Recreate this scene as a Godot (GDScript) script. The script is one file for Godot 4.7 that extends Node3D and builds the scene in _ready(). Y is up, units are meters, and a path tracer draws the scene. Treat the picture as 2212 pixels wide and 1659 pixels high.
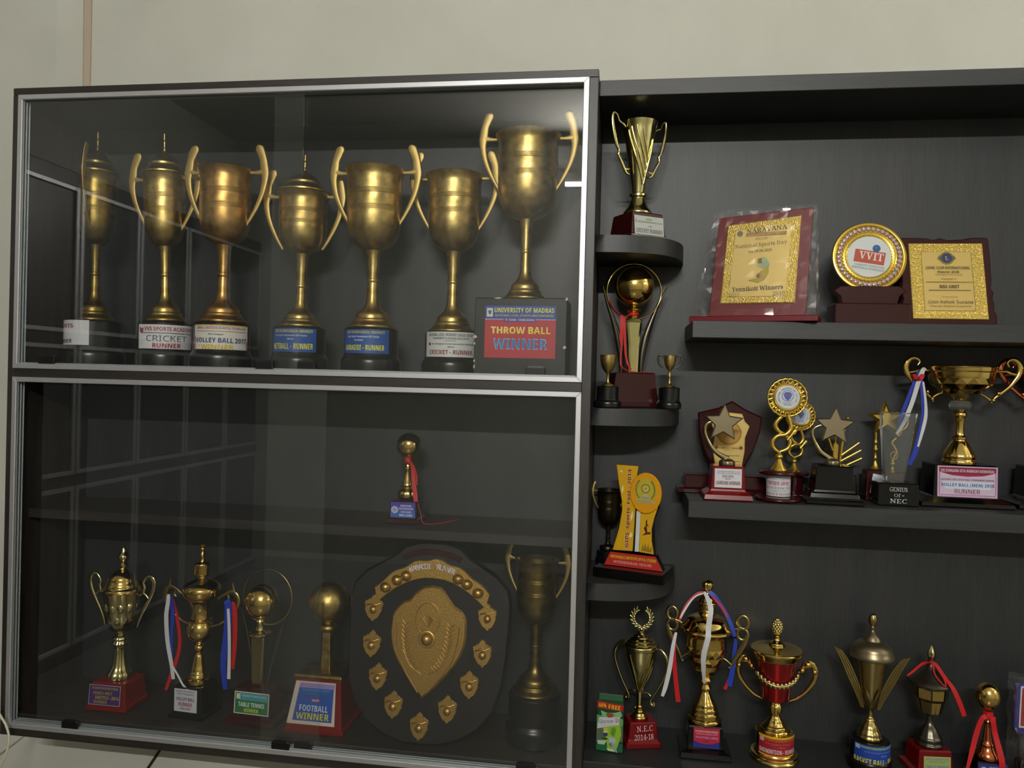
extends Node3D
# A wall-hung trophy cabinet: glazed unit on the left, open shelves on the right.

func _ready():
	# ---- camera -------------------------------------------------------------
	var cam = Camera3D.new()
	cam.name = "camera"
	cam.fov = 53.1025
	cam.near = 0.05
	cam.far = 40.0
	cam.basis = Basis(Vector3.UP, deg_to_rad(8.2731)) * Basis(Vector3.RIGHT, deg_to_rad(-0.3209)) * Basis(Vector3.BACK, deg_to_rad(1.4407))
	cam.position = Vector3(0, 1.5, 1.75)
	add_child(cam)
	cam.current = true
	# ---- surroundings and exposure --------------------------------------------
	var env = Environment.new()
	env.background_mode = Environment.BG_COLOR
	env.background_color = Color(0.02, 0.02, 0.022)
	env.tonemap_mode = Environment.TONE_MAPPER_LINEAR
	env.tonemap_exposure = 1.0
	env.sdfgi_enabled = true
	env.ssao_enabled = true
	env.ssil_enabled = true
	var we = WorldEnvironment.new()
	we.name = "surroundings"
	we.environment = env
	add_child(we)
	# ---- the room and its tube lamps ------------------------------------------
	make_materials()
	tube_lamp("tube_lamp", "white tube lamp high on the wall facing the cabinet", Vector3(0.12, 3.0, 4.1), 0.0, LAMP_A)
	tube_lamp("tube_lamp", "white tube lamp high on the side wall beyond the open shelves", Vector3(4.12, 2.9, 1.9), -90.0, LAMP_B)
	tube_lamp("tube_lamp", "white tube lamp high on the cabinet wall, far beyond the open shelves", Vector3(2.9, 3.0, -0.22), 180.0, LAMP_C)
	room()
	glazed_cabinet()
	open_shelves()
	old_cups()
	lower_glazed_row()
	corner_shelf_row()
	plaque_row()
	middle_row()
	bottom_row()
	cables()

const LAMP_A := 9.4
const LAMP_B := 4.0
const LAMP_C := 6.0

# ---------------------------------------------------------------------------
# shapes
class Shape:
	var st := SurfaceTool.new()
	var k := 1.0
	var kr := 1.0
	var g := 0
	var tint = null
	func _init(scale := 1.0, radial := 1.0):
		st.begin(Mesh.PRIMITIVE_TRIANGLES)
		k = scale
		kr = radial
	func tri(a: Vector3, b: Vector3, c: Vector3, s := -1):   # a, b, c run anticlockwise seen from outside
		if a.is_equal_approx(b) or b.is_equal_approx(c) or a.is_equal_approx(c):
			return
		st.set_smooth_group(s)
		if tint != null:
			st.set_color(tint)
		st.add_vertex(a * k)
		if tint != null:
			st.set_color(tint)
		st.add_vertex(c * k)
		if tint != null:
			st.set_color(tint)
		st.add_vertex(b * k)
	func quad(a: Vector3, b: Vector3, c: Vector3, d: Vector3, s := -1):
		tri(a, b, c, s)
		tri(a, c, d, s)
	func next() -> int:
		g += 1
		return g
	# turned profile [r, y, r, y ...] from bottom to top; fk lobes of depth fa
	func lathe(prof: Array, n := 36, off := Vector3.ZERO, fk := 0, fa := 0.0, tilt := Basis.IDENTITY):
		var pts := []
		for j in prof.size() / 2:
			pts.append(Vector2(prof[j * 2], prof[j * 2 + 1]))
		# split at sharp corners, round the runs between them
		var run := [pts[0]]
		var runs := []
		for j in range(1, pts.size()):
			run.append(pts[j])
			if j == pts.size() - 1:
				runs.append(run)
				break
			var d0: Vector2 = pts[j] - pts[j - 1]
			var d1: Vector2 = pts[j + 1] - pts[j]
			var turn = absf(d0.angle_to(d1))
			var q = minf(d0.length(), d1.length()) / maxf(0.001, maxf(d0.length(), d1.length()))
			if turn > 0.8 or (q < 0.3 and turn > 0.16):
				runs.append(run)
				run = [pts[j]]
		for rn in runs:
			var c := []
			var m = rn.size()
			if m < 3:
				c = rn
			else:
				for j in m - 1:
					var p0 = rn[maxi(j - 1, 0)]
					var p3 = rn[mini(j + 2, m - 1)]
					var p1: Vector2 = rn[j]
					var p2: Vector2 = rn[j + 1]
					var l = p1.distance_to(p2)
					var t1 = (p2 - p0) * (l / maxf(0.001, p0.distance_to(p1) + l))
					var t2 = (p3 - p1) * (l / maxf(0.001, p2.distance_to(p3) + l))
					for e in 3:
						var t = e / 3.0
						var t3 = t * t * t
						var tt = t * t
						c.append(p1 * (2 * t3 - 3 * tt + 1) + t1 * (t3 - 2 * tt + t) + p2 * (3 * tt - 2 * t3) + t2 * (t3 - tt))
				c.append(rn[m - 1])
			var s = next()
			var prev := []
			for p in c:
				var ring := []
				for i in n:
					var ph = TAU * i / n
					var r = maxf(p.x, 0.0) * kr * (1.0 + fa * cos(fk * ph) if fk else 1.0)
					ring.append(tilt * Vector3(r * sin(ph), p.y, r * cos(ph)) + off)
				if prev.size():
					for i in n:
						var i2 = (i + 1) % n
						quad(prev[i], prev[i2], ring[i2], ring[i], s)
				prev = ring
		for e in [0, pts.size() - 1]:
			if pts[e].x > 0.01:
				var c0 = tilt * Vector3(0, pts[e].y, 0) + off
				for i in n:
					var a = TAU * i / n
					var b = TAU * ((i + 1) % n) / n
					var r0 = pts[e].x * kr
					var ra = r0 * (1.0 + fa * cos(fk * a) if fk else 1.0)
					var rb = r0 * (1.0 + fa * cos(fk * b) if fk else 1.0)
					var va = tilt * Vector3(ra * sin(a), pts[e].y, ra * cos(a)) + off
					var vb = tilt * Vector3(rb * sin(b), pts[e].y, rb * cos(b)) + off
					if e == 0:
						tri(c0, vb, va)
					else:
						tri(c0, va, vb)
	func ball(c: Vector3, r: float, n := 24, sy := 1.0):
		var m = maxi(6, n / 2)
		var s = next()
		var prev := []
		for j in m + 1:
			var a = -PI / 2 + PI * j / m
			var ring := []
			for i in n:
				var ph = TAU * i / n
				ring.append(c + Vector3(r * cos(a) * kr * sin(ph), r * sin(a) * sy, r * cos(a) * kr * cos(ph)) if j > 0 and j < m else c + Vector3(0, r * sin(a) * sy, 0))
			if prev.size():
				for i in n:
					var i2 = (i + 1) % n
					quad(prev[i], prev[i2], ring[i2], ring[i], s)
			prev = ring

	# swept ellipse: widths lie in the plane across nrm, thicknesses along nrm
	func sweep(path: Array, ws, ts, nrm = null, n := 10, closed := false):
		var m = path.size()
		var rings := []
		var ref = nrm
		for j in m:
			var t: Vector3
			if closed:
				t = (path[(j + 1) % m] - path[(j - 1 + m) % m]).normalized()
			else:
				t = (path[mini(j + 1, m - 1)] - path[maxi(j - 1, 0)]).normalized()
			if ref == null:
				ref = Vector3.UP if absf(t.y) < 0.8 else Vector3.RIGHT
			var side = t.cross(ref).normalized()
			var up = side.cross(t).normalized()
			if nrm == null:
				ref = up
			var w = (ws[j] if ws is Array else ws) * 0.5
			var h = (ts[j] if ts is Array else ts) * 0.5
			var ring := []
			for i in n:
				var a = TAU * i / n
				ring.append(path[j] + side * (cos(a) * w) + up * (sin(a) * h))
			rings.append(ring)
		var s = next()
		for j in (m if closed else m - 1):
			var j2 = (j + 1) % m
			for i in n:
				var i2 = (i + 1) % n
				quad(rings[j][i2], rings[j][i], rings[j2][i], rings[j2][i2], s)
		if not closed:
			for i in range(1, n - 1):
				tri(rings[0][0], rings[0][i], rings[0][i + 1])
				tri(rings[m - 1][0], rings[m - 1][i + 1], rings[m - 1][i])
	# flat plate cut along a path of [x, y, width, ...]; lies in the xy plane
	func blade(p: Array, thick: float, z := 0.0, per := 4, bend := 0.0):
		var pts := []
		var ws := []
		var m = p.size() / 3
		for j in m - 1:
			for q in per:
				var t = float(q) / per
				pts.append(catmull(p, j, t, m, z, bend))
				ws.append(lerpf(p[j * 3 + 2], p[j * 3 + 5], t))
		pts.append(catmull(p, m - 2, 1.0, m, z, bend))
		ws.append(p[m * 3 - 1])
		sweep(pts, ws, thick, Vector3(0, 0, 1), 8)
	func catmull(p: Array, j: int, t: float, m: int, z: float, bend: float) -> Vector3:
		var q := []
		for d in [-1, 0, 1, 2]:
			var i = clampi(j + d, 0, m - 1)
			q.append(Vector2(p[i * 3], p[i * 3 + 1]))
		var v = q[1].cubic_interpolate(q[2], q[0], q[3], t)
		return Vector3(v.x, v.y, z + bend * v.x * v.x)
	# flat strip of cloth: path of Vector3, width, which way the width lies
	func strip(path: Array, w, thick := 0.7, side := Vector3.RIGHT, per := 4):
		var pts := []
		var ws := []
		var m = path.size()
		for j in m - 1:
			for q in per:
				var t = float(q) / per
				pts.append(path[j].cubic_interpolate(path[j + 1], path[maxi(j - 1, 0)], path[mini(j + 2, m - 1)], t))
				ws.append(lerpf(w[j], w[j + 1], t) if w is Array else w)
		pts.append(path[m - 1])
		ws.append(w[m - 1] if w is Array else w)
		var s = next()
		var s2 = next()
		for j in pts.size() - 1:
			var f := []
			for e in [j, j + 1]:
				var t = (pts[mini(e + 1, pts.size() - 1)] - pts[maxi(e - 1, 0)]).normalized()
				var sd = (side - t * side.dot(t)).normalized() * (ws[e] * 0.5)
				var n = t.cross(sd).normalized() * (thick * 0.5)
				f.append_array([pts[e] - sd + n, pts[e] + sd + n, pts[e] + sd - n, pts[e] - sd - n])
			quad(f[0], f[4], f[5], f[1], s)
			quad(f[2], f[6], f[7], f[3], s2)
			quad(f[1], f[5], f[6], f[2])
			quad(f[3], f[7], f[4], f[0])
			if j == 0:
				quad(f[0], f[1], f[2], f[3])
			if j == pts.size() - 2:
				quad(f[7], f[6], f[5], f[4])
	# outline (anticlockwise) given thickness, front edge chamfered
	func prism(poly: Array, z0: float, z1: float, bev := 0.0):
		var pv := PackedVector2Array()
		for v in poly:
			pv.append(v)
		if Geometry2D.is_polygon_clockwise(pv):
			pv.reverse()
		var n = pv.size()
		var ins := PackedVector2Array()
		for i in n:
			var a = (pv[i] - pv[(i - 1 + n) % n]).normalized()
			var b = (pv[(i + 1) % n] - pv[i]).normalized()
			var na = Vector2(-a.y, a.x)
			var nb = Vector2(-b.y, b.x)
			var d = (na + nb)
			d = d.normalized() / maxf(0.5, sqrt((1.0 + na.dot(nb)) * 0.5)) if d.length() > 0.01 else na
			ins.append(pv[i] + d * bev)
		var idx = Geometry2D.triangulate_polygon(ins if bev > 0.0 else pv)
		if idx.is_empty():
			idx = Geometry2D.triangulate_polygon(pv)
		var fr = ins if bev > 0.0 else pv
		for q in range(0, idx.size(), 3):
			var a = fr[idx[q]]
			var b = fr[idx[q + 1]]
			var c = fr[idx[q + 2]]
			if (b - a).cross(c - a) < 0:
				var t = b
				b = c
				c = t
			tri(Vector3(a.x, a.y, z1), Vector3(b.x, b.y, z1), Vector3(c.x, c.y, z1))
			a = pv[idx[q]]
			b = pv[idx[q + 1]]
			c = pv[idx[q + 2]]
			if (b - a).cross(c - a) < 0:
				var t2 = b
				b = c
				c = t2
			tri(Vector3(a.x, a.y, z0), Vector3(c.x, c.y, z0), Vector3(b.x, b.y, z0))
		for i in n:
			var j = (i + 1) % n
			quad(Vector3(pv[i].x, pv[i].y, z0), Vector3(pv[j].x, pv[j].y, z0), Vector3(pv[j].x, pv[j].y, z1 - bev), Vector3(pv[i].x, pv[i].y, z1 - bev))
			if bev > 0.0:
				quad(Vector3(pv[i].x, pv[i].y, z1 - bev), Vector3(pv[j].x, pv[j].y, z1 - bev), Vector3(ins[j].x, ins[j].y, z1), Vector3(ins[i].x, ins[i].y, z1))
	# box with chamfered edges between two corners
	func box(a: Vector3, b: Vector3, ch := 0.0):
		var c = (a + b) * 0.5
		var h = (b - a).abs() * 0.5
		ch = minf(ch, minf(h.x, minf(h.y, h.z)) * 0.9)
		stack([[c.y - h.y, h.x - ch, h.z - ch], [c.y - h.y + ch, h.x, h.z], [c.y + h.y - ch, h.x, h.z], [c.y + h.y, h.x - ch, h.z - ch]] if ch > 0.0 else [[c.y - h.y, h.x, h.z], [c.y + h.y, h.x, h.z]], ch, Vector3(c.x, 0, c.z))
	# stacked rounded rectangles: [y, half width, half depth] each
	func stack(lv: Array, rc := 0.0, off := Vector3.ZERO):
		var rings := []
		for l in lv:
			var ring := []
			var r = minf(rc, minf(l[1], l[2]))
			var steps = 3 if rc > 0.0 else 1
			for q in 4:
				var sx = [1, 1, -1, -1][q]
				var sz = [1, -1, -1, 1][q]
				for e in steps:
					var a = PI / 2 * q + (PI / 2 * e / 2.0 if steps > 1 else 0.0)
					var ox = sin(a + (0.0 if steps > 1 else PI / 4)) * r if steps > 1 else 0.0
					var oz = cos(a) * r if steps > 1 else 0.0
					ring.append(Vector3(sx * (l[1] - r) + ox, l[0], sz * (l[2] - r) + oz) + off)
			rings.append(ring)
		var n = rings[0].size()
		for j in rings.size() - 1:
			for i in n:
				quad(rings[j][i], rings[j][(i + 1) % n], rings[j + 1][(i + 1) % n], rings[j + 1][i])
		for i in range(1, n - 1):
			tri(rings[0][0], rings[0][i + 1], rings[0][i])
			var t = rings[rings.size() - 1]
			tri(t[0], t[i], t[i + 1])
	func done() -> ArrayMesh:
		st.generate_normals()
		return st.commit()

# ---------------------------------------------------------------------------
# naming and placing
var taken := {}
var K := 1.0
var KR := 1.0

func numbered(called: String) -> String:
	var n = taken.get(called, 0)
	taken[called] = n + 1
	return called if n == 0 else "%s_%03d" % [called, n]

func thing(called: String, label: String, category: String, at: Vector3, turn := 0.0, group := "") -> Node3D:
	var o = Node3D.new()
	o.name = numbered(called)
	add_child(o)
	o.position = at
	o.rotation.y = deg_to_rad(turn)
	o.set_meta("label", label)
	o.set_meta("category", category)
	if group:
		o.set_meta("group", group)
	return o

func sh() -> Shape:
	return Shape.new(K, KR)

func put(called: String, s: Shape, m: Material, parent: Node, label := "") -> MeshInstance3D:
	var o = MeshInstance3D.new()
	o.name = called
	o.mesh = s.done()
	o.material_override = m
	parent.add_child(o, true)
	if label:
		o.set_meta("label", label)
	return o

func struct(called: String, s: Shape, m: Material, label: String) -> MeshInstance3D:
	var o = put(numbered(called), s, m, self)
	o.set_meta("kind", "structure")
	o.set_meta("label", label)
	o.set_meta("category", called.split("_")[0])
	return o

func lin(c) -> Color:
	return (Color(c) if c is String else c).srgb_to_linear()

# ---------------------------------------------------------------------------
# printed labels. items: ["r", x, y, w, h, colour]  ["t", text, x, y, height, width, colour, font, turn]
# ["c", x, y, radius, colour]  ["p", [x, y, ...], colour]  ["a", text, cx, cy, radius, height, colour, from, to]
var fonts := {}

func font(f: String) -> SystemFont:
	if not fonts.has(f):
		var sf = SystemFont.new()
		sf.font_names = PackedStringArray(["Droid Serif" if f[0] == "S" else "Droid Sans"])
		sf.font_weight = 700 if f.ends_with("B") else 400
		sf.font_italic = f.contains("I")
		fonts[f] = sf
	return fonts[f]

func glyphs(text: String, f: String) -> Array:
	var tm = TextMesh.new()
	tm.font = font(f)
	tm.font_size = 32
	tm.pixel_size = 0.03125
	tm.depth = 0.0
	tm.curve_step = 1.6
	tm.text = text
	var a = tm.get_mesh_arrays()
	var v: PackedVector3Array = a[Mesh.ARRAY_VERTEX]
	var idx = a[Mesh.ARRAY_INDEX]
	var out := PackedVector2Array()
	if idx != null and idx.size():
		for i in idx:
			out.append(Vector2(v[i].x, v[i].y))
	else:
		for p in v:
			out.append(Vector2(p.x, p.y))
	return [out]

func onto(x: float, y: float, up: float, R: float) -> Vector3:
	if R <= 0.0:
		return Vector3(x, y, up)
	var a = x / R
	return Vector3((R + up) * sin(a), y, (R + up) * cos(a) - R)

func flat_tri(s: Shape, a: Vector2, b: Vector2, c: Vector2, up: float, R: float):
	if (b - a).cross(c - a) < 0:
		var t = b
		b = c
		c = t
	s.tri(onto(a.x, a.y, up, R), onto(b.x, b.y, up, R), onto(c.x, c.y, up, R))

func flat_rect(s: Shape, x: float, y: float, w: float, h: float, up: float, R: float):
	var n = maxi(1, int(ceil(w / (R * 0.15)))) if R > 0.0 else 1
	for i in n:
		var x0 = x - w / 2 + w * i / n
		var x1 = x - w / 2 + w * (i + 1) / n
		s.quad(onto(x0, y - h / 2, up, R), onto(x1, y - h / 2, up, R), onto(x1, y + h / 2, up, R), onto(x0, y + h / 2, up, R))

func print_on(s: Shape, items: Array, R: float, up0: float):
	var up = up0
	for it in items:
		up += 0.12
		if it[0] == "r":
			s.tint = lin(it[5])
			flat_rect(s, it[1], it[2], it[3], it[4], up, R)
		elif it[0] == "c":
			s.tint = lin(it[4])
			for i in 20:
				flat_tri(s, Vector2(it[1], it[2]), Vector2(it[1], it[2]) + Vector2.from_angle(TAU * i / 20) * it[3], Vector2(it[1], it[2]) + Vector2.from_angle(TAU * (i + 1) / 20) * it[3], up, R)
		elif it[0] == "p":
			s.tint = lin(it[2])
			var pv := PackedVector2Array()
			for i in range(0, it[1].size(), 2):
				pv.append(Vector2(it[1][i], it[1][i + 1]))
			var idx = Geometry2D.triangulate_polygon(pv)
			for q in range(0, idx.size(), 3):
				flat_tri(s, pv[idx[q]], pv[idx[q + 1]], pv[idx[q + 2]], up, R)
		elif it[0] == "t":
			s.tint = lin(it[6])
			var v = glyphs(it[1], it[7] if it.size() > 7 else "B")[0]
			var lo = Vector2(INF, INF)
			var hi = Vector2(-INF, -INF)
			for p in v:
				lo = lo.min(p)
				hi = hi.max(p)
			var turn = deg_to_rad(it[8]) if it.size() > 8 else 0.0
			var d = (hi - lo).max(Vector2(0.001, 0.001))
			for q in range(0, v.size() - 2, 3):
				var c := []
				for e in 3:
					var p = (v[q + e] - (lo + hi) * 0.5) / d * Vector2(it[5], it[4])
					c.append(p.rotated(turn) + Vector2(it[2], it[3]))
				flat_tri(s, c[0], c[1], c[2], up, R)
		elif it[0] == "a":   # letters set round an arc
			s.tint = lin(it[6])
			var n = it[1].length()
			for i in n:
				if it[1][i] == " ":
					continue
				var v2 = glyphs(it[1][i], "B")[0]
				var lo2 = Vector2(INF, INF)
				var hi2 = Vector2(-INF, -INF)
				for p in v2:
					lo2 = lo2.min(p)
					hi2 = hi2.max(p)
				var ang = deg_to_rad(lerpf(it[7], it[8], (i + 0.5) / n))
				var sc = it[5] / 0.72
				for q in range(0, v2.size() - 2, 3):
					var c2 := []
					for e in 3:
						var p = Vector2((v2[q + e].x - (lo2.x + hi2.x) * 0.5) * sc, (v2[q + e].y - (lo2.y + hi2.y) * 0.5) * sc + it[4])
						c2.append(p.rotated(ang - PI / 2) + Vector2(it[2], it[3]))
					flat_tri(s, c2[0], c2[1], c2[2], up, R)

# a paper or metal label: the plate is the part, its print the sub-part
func label_on(parent: Node, called: String, at: Vector3, w: float, h: float, R: float, paper, items: Array, look := "", rot := Vector3.ZERO, thick := 0.5) -> MeshInstance3D:
	var s = Shape.new(K)
	var m: Material
	if paper is Material:
		m = paper
	else:
		m = paper_mat(paper)
	var n = maxi(1, int(ceil(w / (R * 0.15)))) if R > 0.0 else 1
	var gg = s.next()
	for i in n:
		var x0 = -w / 2 + w * i / n
		var x1 = -w / 2 + w * (i + 1) / n
		s.quad(onto(x0, -h / 2, thick, R), onto(x1, -h / 2, thick, R), onto(x1, h / 2, thick, R), onto(x0, h / 2, thick, R), gg)
		s.quad(onto(x0, h / 2, thick, R), onto(x1, h / 2, thick, R), onto(x1, h / 2, 0, R), onto(x0, h / 2, 0, R))
		s.quad(onto(x0, -h / 2, 0, R), onto(x1, -h / 2, 0, R), onto(x1, -h / 2, thick, R), onto(x0, -h / 2, thick, R))
	for e in [-1, 1]:
		var x = e * w / 2
		var q = [onto(x, -h / 2, thick, R), onto(x, -h / 2, 0, R), onto(x, h / 2, 0, R), onto(x, h / 2, thick, R)]
		if e > 0:
			s.quad(q[0], q[1], q[2], q[3])
		else:
			s.quad(q[3], q[2], q[1], q[0])
	var o = put(called, s, m, parent, look)
	o.position = at * K
	o.rotation_degrees = rot
	if items.size():
		var p = Shape.new(K)
		print_on(p, items, R, thick)
		put("lettering", p, mats.ink, o)
	return o

# ---------------------------------------------------------------------------
# materials
var mats := {}
var papers := {}

func mat(called: String, c: Color, rough: float, metal := 0.0) -> StandardMaterial3D:
	var m = StandardMaterial3D.new()
	m.resource_name = called
	m.albedo_color = c
	m.roughness = rough
	m.metallic = metal
	mats[called] = m
	return m

func paper_mat(c) -> StandardMaterial3D:
	var key = str(c)
	if not papers.has(key):
		var m = StandardMaterial3D.new()
		m.resource_name = "printed_paper"
		m.albedo_color = Color(c) if c is String else c
		m.roughness = 0.5
		papers[key] = m
	return papers[key]

func noise_tex(freq: float, oct: int, colors: Array, offs: Array, sd: int, size := 512, kind := FastNoiseLite.TYPE_SIMPLEX_SMOOTH) -> NoiseTexture2D:
	var nz = FastNoiseLite.new()
	nz.noise_type = kind
	nz.seed = sd
	nz.frequency = freq
	nz.fractal_octaves = oct
	var t = NoiseTexture2D.new()
	t.width = size
	t.height = size
	t.seamless = true
	t.generate_mipmaps = false
	t.noise = nz
	var gr = Gradient.new()
	gr.offsets = PackedFloat32Array(offs)
	var pc := PackedColorArray()
	for c in colors:
		pc.append(Color(c) if c is String else c)
	gr.colors = pc
	t.color_ramp = gr
	return t

func wood(called: String, tex: Texture2D, fine: Texture2D, scale: Vector3, fscale: Vector3, rough: float) -> StandardMaterial3D:
	var m = mat(called, Color.WHITE, rough)
	m.albedo_texture = tex
	m.metallic_specular = 0.56
	m.uv1_triplanar = true
	m.uv1_world_triplanar = true
	m.uv1_scale = scale
	m.detail_enabled = true
	m.detail_blend_mode = BaseMaterial3D.BLEND_MODE_MUL
	m.detail_uv_layer = BaseMaterial3D.DETAIL_UV_2
	m.detail_albedo = fine
	m.uv2_triplanar = true
	m.uv2_world_triplanar = true
	m.uv2_scale = fscale
	return m

func make_materials():
	var grain = noise_tex(0.012, 4, ["202327", "26292c", "2b2d2f", "333231"], [0.0, 0.4, 0.65, 1.0], 3)
	var fine = noise_tex(0.03, 3, ["b8b8ba", "e8e6e4", "ffffff"], [0.0, 0.5, 1.0], 8)
	wood("laminate_upright", grain, fine, Vector3(1.7, 0.12, 1.7), Vector3(14, 0.5, 14), 0.5)
	wood("laminate_level", grain, fine, Vector3(0.12, 1.7, 1.7), Vector3(0.5, 14, 14), 0.5)
	var brown = noise_tex(0.012, 4, ["231e1c", "2b2623", "322c29", "3b342f"], [0.0, 0.4, 0.65, 1.0], 5)
	wood("edge_upright", brown, fine, Vector3(5.0, 0.3, 5.0), Vector3(20, 0.7, 20), 0.45)
	wood("edge_level", brown, fine, Vector3(0.3, 5.0, 5.0), Vector3(0.7, 20, 20), 0.45)
	var w = mat("wall_paint", Color.WHITE, 0.75)
	w.albedo_texture = noise_tex(0.006, 4, ["c1c0b6", "c8c7bd", "cecdc4"], [0.0, 0.5, 1.0], 11)
	w.uv1_triplanar = true
	w.uv1_world_triplanar = true
	w.uv1_scale = Vector3.ONE * 0.5
	mat("ceiling_paint", Color("d9d6cc"), 0.9)
	mat("stain_brown", Color("a89680"), 0.8)
	mat("plaster_strip", Color("b9ab98"), 0.75)
	mat("dark_cable", Color("2c2018"), 0.6)
	mat("white_cable", Color("c9c4ae"), 0.5)
	var fl = mat("floor_tile", Color("6e6a61"), 0.3)
	fl.albedo_texture = noise_tex(0.01, 3, ["e4e0d8", "ffffff"], [0.0, 1.0], 13)
	fl.uv1_triplanar = true
	fl.uv1_world_triplanar = true
	mat("aluminium", Color(0.80, 0.80, 0.81), 0.42, 0.75)
	mat("aluminium_track", Color(0.62, 0.65, 0.66), 0.5, 0.7)
	var g = mat("pane", Color(0.62, 0.66, 0.66, 0.015), 0.0)
	g.transparency = BaseMaterial3D.TRANSPARENCY_ALPHA
	mat("pull", Color(0.025, 0.018, 0.018), 0.45)
	mat("bakelite", Color(0.035, 0.042, 0.042), 0.28)
	mat("black_box", Color(0.05, 0.058, 0.055), 0.5)
	mat("black_gloss", Color(0.02, 0.018, 0.018), 0.12)
	mat("shield_black", Color(0.012, 0.012, 0.013), 0.45)
	var tarnish = noise_tex(0.02, 5, ["7f6e42", "a69058", "b9a468", "c7b47c", "ae926a"], [0.0, 0.3, 0.55, 0.8, 1.0], 21)
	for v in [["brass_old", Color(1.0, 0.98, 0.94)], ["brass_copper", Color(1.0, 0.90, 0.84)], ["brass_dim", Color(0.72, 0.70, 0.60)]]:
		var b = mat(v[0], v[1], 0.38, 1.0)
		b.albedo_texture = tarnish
		b.uv1_triplanar = true
		b.uv1_scale = Vector3.ONE * 3.2
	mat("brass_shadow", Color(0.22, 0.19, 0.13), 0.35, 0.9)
	mat("brass_plate", Color(0.76, 0.66, 0.40), 0.5, 0.85)
	mat("gold", Color(0.91, 0.78, 0.45), 0.12, 1.0)
	mat("gold_pale", Color(0.84, 0.79, 0.56), 0.17, 1.0)
	mat("gold_dull", Color(0.66, 0.59, 0.38), 0.30, 1.0)
	mat("gold_bright", Color(0.89, 0.75, 0.34), 0.24, 0.9)
	mat("gunmetal", Color(0.34, 0.32, 0.28), 0.3, 0.9)
	mat("pewter", Color(0.55, 0.50, 0.40), 0.35, 0.9)
	mat("copper", Color(0.86, 0.50, 0.34), 0.14, 1.0)
	mat("steel_gold", Color(0.78, 0.72, 0.55), 0.18, 1.0)
	mat("gold_foil", Color(0.82, 0.71, 0.42), 0.42, 0.35)
	var ham = mat("gold_border", Color(0.86, 0.74, 0.38), 0.3, 0.7)
	ham.heightmap_enabled = true
	ham.heightmap_texture = noise_tex(0.06, 3, ["000000", "ffffff"], [0.3, 0.7], 31, 256)
	ham.heightmap_scale = 0.08
	ham.uv1_triplanar = true
	ham.uv1_scale = Vector3.ONE * 14.0
	var emb = mat("brass_embossed", Color(0.74, 0.60, 0.33), 0.36, 0.9)
	emb.heightmap_enabled = true
	emb.heightmap_texture = noise_tex(0.09, 3, ["000000", "ffffff"], [0.2, 0.8], 32, 256)
	emb.heightmap_scale = 0.022
	emb.uv1_triplanar = true
	emb.uv1_scale = Vector3.ONE * 9.0
	mat("maroon", Color(0.20, 0.035, 0.045), 0.2)
	mat("maroon_bright", Color(0.42, 0.06, 0.09), 0.35)
	mat("red_lacquer", Color(0.42, 0.02, 0.04), 0.22)
	var rc = mat("red_cup", Color(0.62, 0.02, 0.03), 0.1, 0.85)
	rc.clearcoat_enabled = true
	rc.clearcoat = 0.6
	mat("ribbon_red", Color(0.72, 0.03, 0.06), 0.5)
	mat("ribbon_white", Color(0.80, 0.80, 0.82), 0.5)
	mat("ribbon_blue", Color(0.06, 0.20, 0.66), 0.5)
	var ink = mat("ink", Color.WHITE, 0.5)
	ink.vertex_color_use_as_albedo = true
	var cr = mat("crystal", Color(0.97, 0.99, 0.99, 0.04), 0.0)
	cr.refraction_enabled = true
	cr.refraction_scale = 0.05
	cr.transparency = BaseMaterial3D.TRANSPARENCY_ALPHA
	var fo = mat("wrap_film", Color(0.9, 0.9, 0.92, 0.012), 0.03)
	fo.transparency = BaseMaterial3D.TRANSPARENCY_ALPHA
	mat("gem", Color(0.78, 0.70, 0.72), 0.12, 0.5)
	mat("white_enamel", Color(0.80, 0.82, 0.82), 0.3)
	mat("yellow_print", Color(0.82, 0.63, 0.07), 0.4)
	mat("orange_print", Color(0.84, 0.58, 0.03), 0.35)
	mat("green_pack", Color(0.05, 0.26, 0.12), 0.4)
	var tb = mat("tube_glow", Color.WHITE, 0.4)
	tb.emission_enabled = true
	tb.emission = Color(0.96, 0.98, 1.0)
	tb.emission_energy_multiplier = 6.0
	mat("lamp_body", Color(0.8, 0.8, 0.78), 0.5)
	mat("bookcase_wood", Color(0.11, 0.075, 0.055), 0.35)

# ---------------------------------------------------------------------------
# lamps and room
func tube_lamp(called: String, label: String, at: Vector3, turn: float, power: float):
	K = 1.0
	KR = 1.0
	var t = thing(called, label, "lamp", at, turn)
	var s = sh()
	s.box(Vector3(-0.62, 0.0, 0.02), Vector3(0.62, 0.05, 0.07), 0.004)
	put("fitting", s, mats.lamp_body, t)
	s = sh()
	s.sweep([Vector3(-0.6, 0.0, 0), Vector3(-0.3, 0.0, 0), Vector3(0.3, 0.0, 0), Vector3(0.6, 0.0, 0)], 0.028, 0.028, null, 12)
	put("tube", s, mats.tube_glow, t)
	for e in [-1, 1]:
		s = sh()
		s.box(Vector3(e * 0.6 - 0.012, -0.02, -0.016), Vector3(e * 0.6 + 0.012, 0.03, 0.04), 0.003)
		put("end_holder", s, mats.lamp_body, t)
	var l = AreaLight3D.new()
	l.name = "tube_light"
	l.area_size = Vector2(1.2, 0.03)
	l.position = Vector3(0, 0, -0.03)
	l.light_color = Color(1.0, 0.995, 0.97)
	l.light_energy = power
	l.area_range = 12.0
	l.area_attenuation = 2.0
	l.shadow_enabled = true
	t.add_child(l)

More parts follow.
